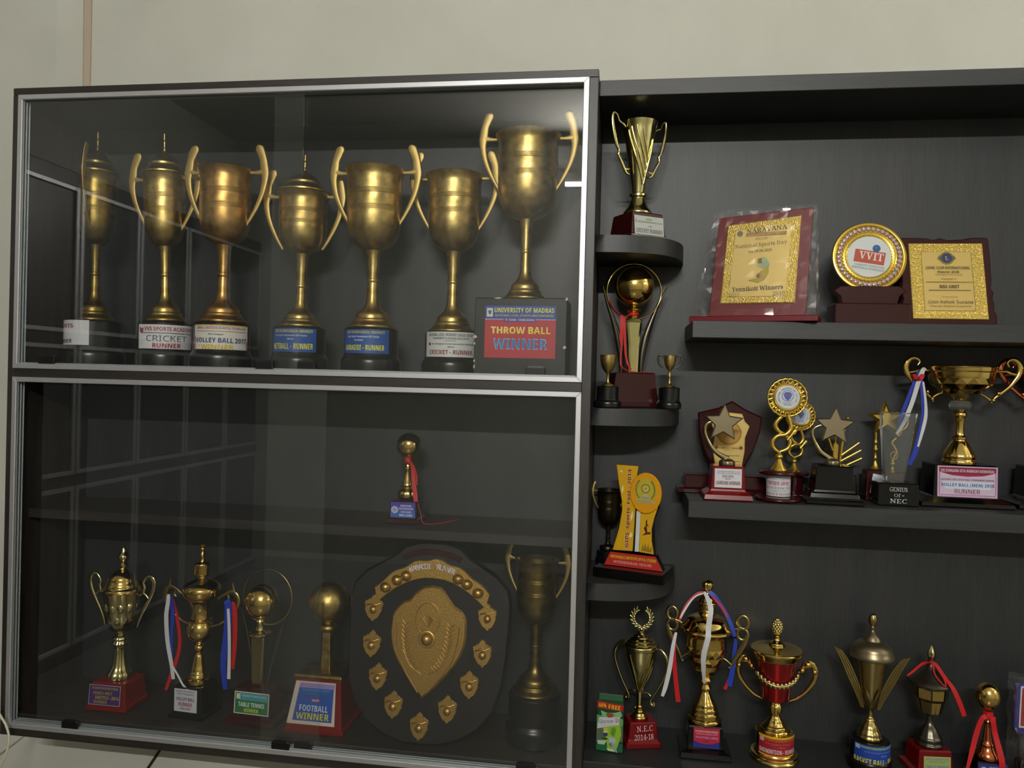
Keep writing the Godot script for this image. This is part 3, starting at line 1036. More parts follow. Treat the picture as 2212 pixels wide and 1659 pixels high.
	for e in [-1.0, 1.0]:
		s = sh()
		var cx = 8.0
		s.blade([cx + e * 40, 250, 5, cx + e * 52, 258, 6, cx + e * 62, 264, 8, cx + e * 74, 268, 10, cx + e * 84, 262, 12, cx + e * 88, 248, 13, cx + e * 82, 232, 13, cx + e * 72, 218, 10, cx + e * 60, 206, 6], 6)
		s.blade([cx + e * 78, 268, 8, cx + e * 76, 280, 4, cx + e * 75, 288, 1], 4)
		s.blade([cx + e * 62, 264, 5, cx + e * 66, 252, 6, cx + e * 60, 246, 5], 4)
		s.blade([cx + e * 60, 206, 5, cx + e * 46, 196, 4, cx + e * 28, 190, 4], 4)
		put("handle", s, mats.gold_dull, t)
	ribbon(t, [V(-68, 252, 6), V(-66, 238, 9), V(-70, 205, 9), V(-66, 150, 8), V(-55, 100, 8), V(-50, 70, 8)], [6.0, 9.0, 10.0, 10.0, 9.0, 8.0], mats.ribbon_white)
	ribbon(t, [V(-64, 244, 4), V(-56, 215, 6), V(-58, 170, 6), V(-56, 120, 7)], [8.0, 9.0, 7.0, 6.0], mats.ribbon_blue)
	ribbon(t, [V(-60, 240, 2), V(-48, 200, 2), V(-40, 158, 3), V(-42, 125, 4), V(-56, 80, 6), V(-68, 44, 8)], [6.0, 8.0, 8.0, 8.0, 9.0, 6.0], mats.ribbon_red)
	ribbon(t, [V(-52, 98, 9), V(-34, 84, 16), V(-12, 68, 27), V(8, 58, 31)], 3.5, mats.ribbon_white)
	ribbon(t, [V(70, 250, 4), V(78, 240, 8), V(78, 190, 9), V(70, 120, 9), V(76, 62, 9)], [12.0, 16.0, 17.0, 14.0, 10.0], mats.ribbon_blue)
	ribbon(t, [V(82, 246, 3), V(92, 228, 6), V(94, 160, 6), V(90, 106, 6)], [10.0, 12.0, 10.0, 8.0], mats.ribbon_red)
	ribbon(t, [V(80, 235, 11), V(84, 190, 12), V(85, 140, 11), V(85, 86, 11)], [6.0, 7.0, 7.0, 8.0], mats.ribbon_white)

	# ball inside a thin ring
	set_k(1.197, 0.949)
	t = thing("ball_trophy", "gold ball inside a thin ring over a tapered column, on a green labelled base", "trophy", Vector3(-0.9151, 0.608, -0.12), -3)
	slab_base(t, [[0, 58, 40], [1, 59, 41], [9, 58, 40], [12, 46, 32], [70, 42, 28], [72, 40, 26]], mats.maroon)
	label_on(t, "label", V(3, 45, 31), 80, 46, 0, "b9bdb9", [["r", 0, 0, 76, 42, "1e6b36"], ["r", 4, 13, 66, 15, "4a8a94"], ["r", -31, 13, 9, 11, "b9c4a8"], ["t", "UNIVERSITY SPORTS COUNCIL", 6, 15, 4, 56, "9fc8cf"], ["t", "TABLE TENNIS", 0, -3, 9, 60, "cdd6d6"], ["t", "WINNER", 0, -14.5, 7.5, 34, "bdc23a"]], "green label with a white edge", Vector3(-4, 0, 0))
	s = sh()
	s.prism([V2(-12, 72), V2(12, 72), V2(16, 180), V2(-16, 180)], -8, 10, 3)
	put("column", s, mats.steel_gold, t)
	s = sh()
	s.lathe([8, 178, 22, 180, 25, 183, 25, 187, 20, 190, 11, 193, 9, 200, 9, 208, 12, 212, 10, 216], 36, V(2, 0))
	put("collar", s, mats.gold_pale, t)
	s = sh()
	s.ball(V(5, 253), 40 * KR, 44)
	put("ball", s, mats.gold, t)
	var ring := []
	for i in 48:
		ring.append(V(15 + 60 * KR * cos(TAU * i / 48), 263 + 60 * sin(TAU * i / 48), -6))
	s = sh()
	s.sweep(ring, 4, 6, Vector3(0, 0, 1), 8, true)
	put("ring", s, mats.gold_dull, t)
	for e in [-1.0, 1.0]:
		s = sh()
		s.blade([8 + e * 56, 235, 2, 6 + e * 46, 205, 7, 4 + e * 35, 165, 10, 3 + e * 25, 125, 9, 2 + e * 18, 90, 6, 2 + e * 14, 72, 4], 5, -8)
		put("side_arm", s, mats.gunmetal, t)

	# football on a square pedestal
	set_k(1.192, 0.97)
	t = thing("football_trophy", "dull brass football on a square post over a sloping red base, blue winner label", "trophy", Vector3(-0.7529 + 0.012, 0.608, -0.135), 0)
	slab_base(t, [[0, 64, 60], [2, 65, 61], [8, 65, 61], [12, 60, 56], [104, 50, 38], [108, 49, 37]], mats.red_lacquer, 1.5)
	slab_base(t, [[108, 52, 40], [110, 53, 41], [115, 51, 39], [117, 47, 35]], mats.brass_dim, 1.0, 0, "top_plate")
	var p := [-46, 42, 42, 42, 46, -44, -62, -44]
	var lb = label_on(t, "label", V(-2, 60, 49), 1, 1, 0, "b8ae9e", [["p", [-44, 43, 43, 43, 47, -43, -58, -43], "c2b8a8"], ["p", [-35, 38, 40, 38, 40, -36, -46, -36], "1d4aa0"], ["p", [-34, 40, 42, 40, 41, 30, -36, 30], "8c7ab0"], ["t", "SRI KRISHNADEVARAYA UNIVERSITY", 2, 26, 4, 64, "2f8ac0"], ["t", "INTER COLLEGIATE TOURNAMENT", 2, 19, 3.4, 48, "30702c"], ["r", 2, 6, 18, 5, "a8303c"], ["t", "MEN", 2, 6, 4, 14, "d0b8b8"], ["t", "FOOTBALL", -1, -10, 12, 62, "b9d2e0"], ["t", "WINNER", -2, -26, 13, 72, "c9c020"]], "blue label with a cream edge", Vector3(-9.5, 0, 0))
	s = sh()
	s.stack([[115, 11, 11], [117, 11, 11], [196, 9, 9], [198, 9, 9]], 2, V(4, 0))
	s.lathe([10, 196, 17, 199, 20, 203, 20, 208, 17, 212, 11, 215, 10, 219], 30, V(5, 0))
	put("post", s, mats.brass_old, t)
	football(t, V(6, 260), 45 * KR)

	shield_trophy()

	# dark old cup at the stile
	set_k(1.141, 1.0)
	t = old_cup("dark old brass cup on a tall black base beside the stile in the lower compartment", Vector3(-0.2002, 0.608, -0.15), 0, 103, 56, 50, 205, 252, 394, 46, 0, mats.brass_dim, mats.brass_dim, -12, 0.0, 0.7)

func V2(x: float, y: float) -> Vector2:
	return Vector2(x, y)

# football of pentagon and hexagon panels with sunk seams
func football(t: Node3D, c: Vector3, r: float):
	var ph = (1.0 + sqrt(5.0)) / 2.0
	var ico := []
	for a in [-1.0, 1.0]:
		for b in [-ph, ph]:
			ico.append(Vector3(0, a, b).normalized())
			ico.append(Vector3(a, b, 0).normalized())
			ico.append(Vector3(b, 0, a).normalized())
	var tr := []
	for i in 12:
		for j in range(i + 1, 12):
			for k in range(j + 1, 12):
				if ico[i].distance_to(ico[j]) < 1.1 and ico[j].distance_to(ico[k]) < 1.1 and ico[i].distance_to(ico[k]) < 1.1:
					tr.append((ico[i] + ico[j] + ico[k]).normalized())
	var cells := []
	for v in ico:
		cells.append([v, 0.955])
	for v in tr:
		cells.append([v, 1.0])
	var s = Shape.new(K)
	var nu = 72
	var nv = 36
	var rings := []
	for j in nv + 1:
		var ring := []
		for i in nu:
			var la = -PI / 2 + PI * j / nv
			var lo = TAU * i / nu
			var d = Vector3(cos(la) * sin(lo), sin(la), cos(la) * cos(lo))
			var b1 = -9.0
			var b2 = -9.0
			for ce in cells:
				var q = acos(clampf(d.dot(ce[0]), -1, 1))
				q = -(q + (0.035 if ce[1] < 1.0 else 0.0))
				if q > b1:
					b2 = b1
					b1 = q
				elif q > b2:
					b2 = q
			var seam = clampf((b1 - b2) / 0.07, 0.0, 1.0)
			ring.append(c + d * r * (0.965 + 0.035 * sqrt(seam)))
		rings.append(ring)
	var g = s.next()
	for j in nv:
		for i in nu:
			s.quad(rings[j][i], rings[j][(i + 1) % nu], rings[j + 1][(i + 1) % nu], rings[j + 1][i], g)
	put("ball", s, mats.brass_old, t)

func mini_shield(sc: float) -> Array:
	var v := []
	for q in [[0, 92], [10, 84], [22, 74], [24, 64], [36, 62], [44, 52], [56, 48], [64, 40], [66, 22], [60, 4], [62, -18], [52, -34], [44, -52], [32, -70], [16, -78], [6, -92]]:
		v.append(Vector2(q[0], q[1]) * sc)
	var n = v.size()
	for i in range(n - 1, 0, -1):
		v.append(Vector2(-v[i].x, v[i].y))
	v.reverse()
	return v

func shield_trophy():
	set_k(1.146, 0.99)
	var t = thing("shield_trophy", "large black board shield with embossed brass crest, small badges and kabaddi runner banner", "trophy", Vector3(-0.4656, 0.608, -0.058), 0)
	var tilt = -7.0
	var s = sh()
	var out := []
	for q in [[0, 2], [40, 4], [84, 18], [124, 44], [152, 82], [168, 130], [174, 190], [176, 250], [176, 300], [170, 330], [146, 356], [112, 376], [84, 392], [62, 412], [30, 422], [0, 424]]:
		out.append(V2(q[0] + q[1] * 0.022, q[1]))
	for i in range(14, 0, -1):
		var q = out[i]
		out.append(V2(-(q.x - q.y * 0.022) + q.y * 0.022, q.y))
	s.prism(out, -10, 10, 4)
	var board = put("board", s, mats.shield_black, t)
	s = sh()
	var cr := []
	for q in [[600, 420], [545, 432], [515, 452], [482, 478], [448, 525], [405, 540], [372, 568], [345, 604], [330, 640], [323, 730], [330, 800], [345, 860], [380, 930], [430, 1005], [490, 1080], [568, 1170], [600, 1142], [655, 1092], [735, 1004], [785, 935], [822, 876], [846, 810], [856, 740], [853, 650], [840, 610], [818, 578], [762, 545], [722, 496], [690, 452], [660, 427]]:
		cr.append(V2(q[0] / 3.1963 - 177, 463 - q[1] / 3.1963))
	s.prism(cr, 9, 15, 4)
	var crest = put("crest", s, mats.brass_embossed, t, "embossed brass crest plate")
	# raised work on the crest
	s = sh()
	s.lathe([19, 0, 18, 2.5, 16, 3, 0, 3], 32, V(6, 220, 15), 0, 0.0, Basis(Vector3.RIGHT, PI / 2))
	s.ball(V(6, 220, 15), 14, 24)
	s.sweep(ring_at(6, 262, 26, 34, 15), 3, 3, Vector3(0, 0, 1), 6, true)
	for i in 7:
		var a = deg_to_rad(50 + i * 13.3)
		s.sweep([V(6, 246, 15.5), V(6 + 11 * cos(a), 246 + 14 * sin(a), 16.5), V(6 + 18 * cos(a), 246 + 24 * sin(a), 15.5)], 3.4, 4, Vector3(0, 0, 1), 6)
	for e in [-1.0, 1.0]:
		s.sweep([V(8 + e * 68, 250, 15), V(7 + e * 66, 215, 15), V(5 + e * 58, 178, 15), V(4 + e * 38, 145, 15), V(2 + e * 10, 110, 15)], 3, 4, Vector3(0, 0, 1), 6)
		var pth := [V(8 + e * 49, 248, 16), V(7 + e * 48, 215, 16), V(6 + e * 42, 185, 16), V(5 + e * 28, 160, 16), V(5 + e * 8, 148, 16)]
		s.sweep(pth, 2.4, 4, Vector3(0, 0, 1), 6)
		for i in 13:
			var f = i / 13.0 * 3.6
			var j = int(f)
			var b = pth[j].lerp(pth[j + 1], f - j)
			for k in [-1.0, 1.0]:
				s.sweep([b, b + V(k * 5, 4, 0.6), b + V(k * 8, 9, 0)], [3.4, 3.0, 0.6], 3, Vector3(0, 0, 1), 6)
	put("relief", s, mats.brass_embossed, crest)
	# name banner
	var n = 26
	s = sh()
	var up := []
	var dn := []
	for i in n + 1:
		var f = -1.0 + 2.0 * i / n
		var x = f * 128
		var yt = 388 - 60 * f * f - 8 * absf(f)
		var w = 42 - 10 * absf(f)
		up.append(V2(x + 10, yt + 2.5 * sin(f * 16)))
		dn.append(V2(x * 0.93 + 10, yt - w))
	dn.reverse()
	s.prism(dn + up, 9, 14, 2)
	for f in [-0.82, -0.62, -0.46, 0.46, 0.62, 0.82]:
		s.ball(V(f * 124 + 10, 365 - 58 * f * f - 4, 12), 13, 16, 0.9)
	var banner = put("banner", s, mats.brass_embossed, t, "curved brass name banner")
	s = sh()
	print_on(s, [["a", "KABADDI  RUNNER", 10, 238, 134, 11, "cfc6cc", 112, 68]], 0.0, 14.5)
	put("lettering", s, mats.ink, banner)
	s = sh()
	var tb := []
	for i in 13:
		var a = deg_to_rad(116 - i * 52 / 12.0)
		tb.append(V2(8 + 150 * cos(a), 258 + 150 * sin(a)))
	for i in 13:
		var a = deg_to_rad(64 + i * 52 / 12.0)
		tb.append(V2(8 + 138 * cos(a), 258 + 138 * sin(a)))
	s.prism(tb, 8, 12, 1)
	put("top_band", s, mats.maroon, t)
	for q in [[193, 595], [195, 835], [252, 1050], [372, 1225], [560, 1350], [748, 1225], [890, 1055], [970, 845], [993, 605]]:
		var bs = sh()
		bs.prism(mini_shield(0.315), 0, 4, 1.6)
		bs.ball(V(0, -4, 0.5), 9.5, 14)
		bs.sweep([V(-15, 5, 3), V(-6, 9, 6), V(6, 7, 6), V(15, 11, 3)], 4, 5, Vector3(0, 0, 1), 6)
		var o = put("badge", bs, mats.brass_embossed, t)
		o.position = V(q[0] / 3.1963 - 177, 463 - q[1] / 3.1963, 9.5) * K
		o.rotation_degrees.z = (q[0] - 590) * 0.006
	# easel strut behind
	s = sh()
	s.box(V(-18, 1, -64), V(18, 9, -8), 1)
	s.box(V(-14, 6, -66), V(14, 150, -58), 1)
	var ez = put("strut", s, mats.black_box, t)
	var bt = Basis(Vector3.RIGHT, deg_to_rad(tilt))
	for c in t.get_children():
		if not c.name.begins_with("strut"):
			c.transform = Transform3D(bt, Vector3(0, 2 * K, 0)) * c.transform
	return t

func ring_at(x: float, y: float, rx: float, ry: float, z: float, n := 32) -> Array:
	var v := []
	for i in n:
		v.append(V(x + rx * cos(TAU * i / n), y + ry * sin(TAU * i / n), z))
	return v

# ---------------------------------------------------------------------------
# the three rounded corner shelves
func spiral_leaf(s: Shape, prof: Callable, a0: float, a1: float, y0: float, y1: float, w: float, lift: float):
	# raised leaf line that climbs the cup while turning round it
	var p := []
	var ws := []
	for i in 13:
		var f = i / 12.0
		var y = lerpf(y0, y1, f)
		var a = deg_to_rad(lerpf(a0, a1, pow(f, 1.6)))
		var r = prof.call(y) * KR + lift
		p.append(V(r * sin(a), y, r * cos(a)))
		ws.append(w * (0.35 + 0.65 * sin(PI * minf(f * 1.15, 1.0))) + 0.6)
	s.sweep(p, ws, w * 0.5, null, 7)

func corner_shelf_row():
	var t: Node3D
	var s: Shape
	# swirled cup on the top corner shelf
	set_k(1.118, 0.987)
	t = thing("swirled_cup", "pale gold swirled cup with angular handles on the topmost corner shelf, cricket runner label", "trophy", Vector3(0.0227, 1.8425, -0.13), 33.5)
	slab_base(t, [[0, 45, 44], [2, 45.5, 44.5], [5, 45.5, 44.5], [8, 43.5, 42.5], [52, 38.5, 37.5], [54, 37, 36]], mats.maroon)
	label_on(t, "label", V(1, 25.5, 42), 74, 40, 0, "b4b7b2", [["r", 0, 13, 16, 4, "8ea06c"], ["t", "NARAYANA ENGINEERING COLLEGE", 2, 7, 3.4, 62, "6c7a6a"], ["r", -33, 8, 3, 8, "8a8e92"], ["t", "(M)", 2, -2, 4, 8, "6a6e72"], ["t", "CRICKET RUNNER", 0, -12, 9, 66, "6a6468"]], "white paper label", Vector3(-6, 0, 0))
	s = sh()
	s.lathe([29, 54, 31, 56, 31, 60, 29, 63, 27, 66, 23, 71, 19, 78, 16, 86, 14, 92, 16, 93, 19, 95, 19, 99, 16, 101, 13, 103], 44)
	put("foot", s, mats.gold_pale, t)
	var prof = func(y): return lerpf(lerpf(13.0, 24.0, clampf((y - 100) / 75.0, 0, 1)), 38.0, clampf((y - 170) / 85.0, 0, 1)) if y > 100 else 13.0
	s = sh()
	s.lathe([13, 103, 15, 120, 19, 145, 24, 172, 28, 198, 33, 224, 36, 242, 38, 250, 39, 254, 37, 255, 34, 246, 24, 180, 0, 150], 44)
	put("bowl", s, mats.gold_pale, t)
	s = sh()
	for e in [-33.5, 146.5]:
		spiral_leaf(s, prof, e - 44, e + 34, 232, 118, 7, 0.5)
		spiral_leaf(s, prof, e - 30, e + 40, 238, 135, 7, 0.5)
		spiral_leaf(s, prof, e - 10, e + 46, 240, 150, 7, 0.5)
		spiral_leaf(s, prof, e + 12, e + 52, 236, 165, 6, 0.5)
		spiral_leaf(s, prof, e + 64, e + 40, 214, 120, 7, 0.5)
	put("leaf_relief", s, mats.gold_pale, t)
	for e in [-1.0, 1.0]:
		s = sh()
		var q = 1.12
		s.blade([e * 37, 240, 5, e * 40 * q, 246, 5, e * 47 * q, 250, 5, e * 52 * q, 262, 5, e * 60 * q, 266, 6, e * 62 * q, 254, 8, e * 60 * q, 236, 9, e * 55 * q, 212, 9, e * 50 * q, 196, 8, e * 46 * q, 188, 6, e * 47 * q, 178, 7, e * 41 * q, 166, 7, e * 33 * q, 150, 7, e * 28 * q, 142, 6, e * 24, 140, 3], 6)
		s.blade([e * 36, 152, 4, e * 30, 150, 6, e * 24, 152, 3], 5)
		put("handle", s, mats.gold_pale, t)

	# large ball trophy
	set_k(1.15, 0.988)
	t = thing("ball_trophy", "large mirror gold ball inside a ring, dark curved side arms and red ribbon, maroon base", "trophy", Vector3(0.0195, 1.44, -0.19), 14)
	s = sh()
	s.stack([[0, 56, 36], [2, 57, 37], [9, 57, 37], [12, 54, 35], [17, 51, 34], [30, 48, 33], [72, 43, 31], [74, 41, 29]], 1.5)
	put("base", s, mats.maroon, t)
	s = sh()
	s.stack([[74, 12, 10], [130, 13, 11], [182, 18, 13], [186, 19, 14], [190, 16, 12]], 6)
	put("column", s, mats.gold_pale, t)
	s = sh()
	s.lathe([8, 188, 13, 190, 15, 194, 12, 197, 9, 199, 9, 203, 14, 206, 16, 209, 14, 212, 10, 214, 8, 216, 8, 222], 32)
	put("neck", s, mats.gold, t)
	s = sh()
	s.lathe([10, 198, 11.5, 199, 11.5, 203, 10, 204], 28)
	put("ribbon", s, mats.ribbon_red, t)
	s = sh()
	s.ball(V(0, 260), 44 * KR, 56)
	put("ball", s, mats.gold, t)
	s = sh()
	s.sweep(ring_at(1, 250, 60, 60, -4, 56), 3.4, 7, Vector3(0, 0, 1), 8, true)
	put("ring", s, mats.gold, t)
	for e in [-1.0, 1.0]:
		s = sh()
		s.blade([e * (76 if e > 0 else 68), 262, 2, e * 56, 222, 7, e * 42, 186, 12, e * 31, 150, 16, e * 25, 120, 14, e * 22, 92, 11, e * 22, 73, 9], 9, -8)
		put("side_arm", s, mats.gunmetal, t)
	ribbon(t, [V(-54, 230, 2), V(-46, 210, 5), V(-33, 198, 8), V(-20, 194, 10), V(-8, 200, 11)], [5.0, 6.0, 6.0, 5.0, 5.0], mats.ribbon_red, Vector3(0, 0.4, 1))
	ribbon(t, [V(-27, 196, 10), V(-28, 172, 14), V(-29, 148, 14), V(-28, 128, 14), V(-30, 95, 16), V(-26, 84, 20), V(-10, 76, 30), V(20, 74.6, 36), V(38, 74.6, 30)], [9.0, 9.0, 8.0, 4.0, 3.0, 3.0, 2.5, 2.5, 2.0], mats.ribbon_red)
	ribbon(t, [V(-23, 192, 12), V(-22, 160, 15), V(-20, 120, 17), V(-15, 92, 20), V(-8, 80, 26)], [4.0, 5.0, 5.0, 4.0, 2.0], mats.ribbon_red)

	# two tiny cups either side of it
	for v in [[Vector3(-0.0375, 1.44, -0.082), "tiny plain brass goblet on a black base beside the stile on the middle corner shelf", 1.1, 18.0, 113.0, 73.0, 24.0, 29.0, 0.0], [Vector3(0.1085, 1.44, -0.135), "tiny brass goblet with small dark handles at the outer end of the middle corner shelf", 1.111, 13.5, 115.0, 82.0, 23.0, 26.0, 1.0]]:
		set_k(v[2], 0.985)
		t = thing("tiny_cup", v[1], "trophy", v[0], 0, "tiny brass goblets on the middle corner shelf")
		s = sh()
		s.lathe([v[7], 0, v[7] + 1, 2, v[7] + 1, 11, v[7] - 1, 14, v[6] + 1, 16, v[6], 18, v[6], 44, v[6] - 1.5, 46, 0, 46], 40)
		put("base", s, mats.bakelite, t)
		s = sh()
		s.lathe([13, 46, 13.5, 47, 12, 49, 7, 51, 4, 54, 3, 58, 2.8, 66, 3.4, 70, 2.8, v[5] - 3, 4, v[5]], 28)
		put("stem", s, mats.brass_old, t)
		s = sh()
		var h = v[4] - v[5]
		s.lathe([2, v[5] - 1, v[3] * 0.45, v[5] + h * 0.1, v[3] * 0.75, v[5] + h * 0.32, v[3] * 0.95, v[5] + h * 0.65, v[3], v[4] - 1, v[3] * 0.97, v[4], v[3] * 0.9, v[4] - 2, v[3] * 0.6, v[5] + h * 0.35, 0, v[5] + h * 0.2], 36)
		put("bowl", s, mats.brass_old, t)
		if v[8] > 0.0:
			for e in [-1.0, 1.0]:
				s = sh()
				s.blade([e * v[3], v[4] - 6, 3, e * (v[3] + 5), v[4] + 1, 4, e * (v[3] + 10), v[4] - 1, 5, e * (v[3] + 11), v[4] - 12, 5, e * (v[3] + 7), v[4] - 22, 4, e * (v[3] - 1), v[4] - 27, 3], 3)
				put("handle", s, mats.gunmetal, t)

	# acrylic sports fest award
	set_k(1.119, 0.988)
	t = thing("printed_award", "yellow printed acrylic award with an oval disc and red foot on the lowest corner shelf", "trophy", Vector3(0.034, 1.033, -0.13), -16)
	slab_base(t, [[0, 76, 44], [1, 77, 45], [18, 77, 45], [20, 75, 43]], mats.black_gloss)
	s = sh()
	s.prism([V2(-62, 20), V2(66, 20), V2(50, 50), V2(-50, 50)], -14, 14, 1)
	put("foot_block", s, mats.black_gloss, t)
	label_on(t, "foot_label", V(2, 35, 14.2), 1, 1, 0, "a82a20", [["p", [-63, -14, 66, -14, 50, 15, -50, 15], "b3281c"], ["t", "GEETHANJALI INSTITUTE OF P.G. STUDIES", 1, 5, 8, 100, "d0b414", "B"], ["t", "MUTHUKUR ROAD, NELLORE", 0, -5.5, 6.5, 84, "c9a4a4", "SB"]], "red foot label lettered in yellow")
	# back board, yellow column, second column, disc
	s = sh()
	s.prism([V2(-48, 50), V2(46, 50), V2(44, 80), V2(41, 120), V2(52, 150), V2(48, 180), V2(2, 190), V2(4, 236), V2(-42, 236), V2(-34, 190), V2(-29, 150), V2(-36, 100)], -10, -2, 1)
	put("back_board", s, mats.black_gloss, t)
	s = sh()
	s.prism([V2(-46, 52), V2(-2, 54), V2(0, 100), V2(2, 150), V2(1, 195), V2(6, 238), V2(-42, 238), V2(-36, 200), V2(-28, 160), V2(-27, 140), V2(-33, 100)], -2, 5, 1)
	var col = put("column", s, mats.yellow_print, t)
	s = sh()
	print_on(s, [["t", "GIPS  Sports  Fest - 2014", -12, 146, 13, 172, "d8b8a0", "B", 89], ["t", "GIPS  Sports  Fest - 2014", -12, 146, 10.5, 170, "7a1f22", "B", 89], ["p", [-36, 222, -30, 228, -27, 222, -32, 224], "e8d8c4"], ["p", [-29, 186, -26, 196, -24, 186, -27, 176], "e0d4b0"], ["p", [-8, 128, -3, 142, -2, 130, -6, 118], "e0d8b4"], ["p", [-10, 86, -5, 96, -2, 88, -6, 82], "e4d8b8"]], 0.0, 5.0)
	put("lettering", s, mats.ink, col)
	s = sh()
	s.prism([V2(3, 54), V2(12, 54), V2(14, 142), V2(5, 142)], -2, 4, 0.5)
	put("white_bar", s, mats.white_enamel, t)
	s = sh()
	s.prism([V2(12.5, 54), V2(44, 52), V2(39, 80), V2(38, 104), V2(43, 128), V2(51, 154), V2(30, 138), V2(14, 138)], -2, 4, 0.8)
	var col2 = put("column", s, mats.yellow_print, t)
	s = sh()
	print_on(s, [["p", [26, 122, 29, 126, 29, 116, 33, 110, 28, 112, 30, 98, 36, 100, 37, 94, 32, 94, 18, 90, 26, 97, 22, 106, 26, 112], "4a1a14"], ["p", [18, 58, 20, 72, 23, 62, 26, 76, 29, 62, 33, 74, 35, 60, 40, 70, 40, 56], "8a6c14"]], 0.0, 4.0)
	put("lettering", s, mats.ink, col2)
	s = sh()
	var ov := []
	for i in 48:
		ov.append(V2(25 + 34 * cos(TAU * i / 48), 182 + 43.5 * sin(TAU * i / 48)))
	s.prism(ov, 3, 9, 1.2)
	var disc = put("disc", s, mats.orange_print, t)
	s = sh()
	var it := [["p", [0, 186, 8, 206, 25, 216, 42, 206, 50, 186, 42, 168, 25, 163, 8, 168], "b4a428"], ["c", 25, 192, 10, "8a7a18"], ["c", 25, 192, 7, "c9b84a"], ["c", 25, 192, 4.5, "a8a27a"], ["t", "IN", 25, 192, 2.4, 4, "5c5414"], ["p", [17, 176, 25, 181, 33, 176, 36, 171, 14, 171], "b4ac9c"], ["t", "PRACTICES", 25, 173, 2.6, 17, "6a5a3a"], ["r", 25, 164, 40, 6, "b0a478"], ["t", "GEETHANJALI", 25, 164, 3.6, 36, "8a7a4c"]]
	for e in [-1.0, 1.0]:
		for i in 9:
			var a = deg_to_rad(-45 + i * 11.5)
			var c = V2(25 + e * 20 * cos(a), 190 + 24 * sin(a))
			it.append(["p", [c.x - 2.2, c.y - 1.2, c.x + 2.2, c.y - 1.0, c.x + e * 1.0, c.y + 2.4], "35603c"])
	print_on(s, it, 0.0, 9.0)
	put("lettering", s, mats.ink, disc)

	# the dark cup half hidden behind it
	set_k(1.179, 0.992)
	t = old_cup("small dark bronze cup half hidden behind the yellow printed award", Vector3(-0.03, 1.033, -0.2445), 0, 30, 24, 18, 58, 82, 162, 25.5, 0, mats.brass_shadow, mats.brass_shadow, 20, 0.0, 0.35)
	t.remove_meta("group")
# ---------------------------------------------------------------------------
# plaques on the upper long shelf
func wrap_sheet(cols: Array, rows: int, sd: int, amp: float) -> Shape:
	# crumpled clear film: cols are [bottom point, top point] pairs
	var s = sh()
	var nz = FastNoiseLite.new()
	nz.seed = sd
	nz.frequency = 0.08
	nz.fractal_octaves = 3
	var g := []
	for c in cols.size():
		var col := []
		for r in rows + 1:
			var p = cols[c][0].lerp(cols[c][1], float(r) / rows)
			p.y = maxf(p.y, 7.0)
			p += Vector3(nz.get_noise_3d(p.x, p.y, p.z), nz.get_noise_3d(p.x + 90, p.y, p.z) * 0.5, nz.get_noise_3d(p.x, p.y + 50, p.z)) * amp
			col.append(p)
		g.append(col)
	for c in cols.size() - 1:
		for r in rows:
			s.quad(g[c][r], g[c + 1][r], g[c + 1][r + 1], g[c][r + 1])
	return s

func film_ring(x0b: float, x1b: float, z0b: float, z1b: float, x0t: float, x1t: float, z0t: float, z1t: float, h: float, n := 15) -> Array:
	var cols := []
	for q in 4:
		for i in n:
			var f = float(i) / n
			var u = [[-1 + 2 * f, 1], [1, 1 - 2 * f], [1 - 2 * f, -1], [-1, -1 + 2 * f]][q]
			cols.append([V(lerpf(x0b, x1b, (u[0] + 1) / 2), 1, lerpf(z0b, z1b, (u[1] + 1) / 2)), V(lerpf(x0t, x1t, (u[0] + 1) / 2), h, lerpf(z0t, z1t, (u[1] + 1) / 2))])
	cols.append(cols[0])
	return cols

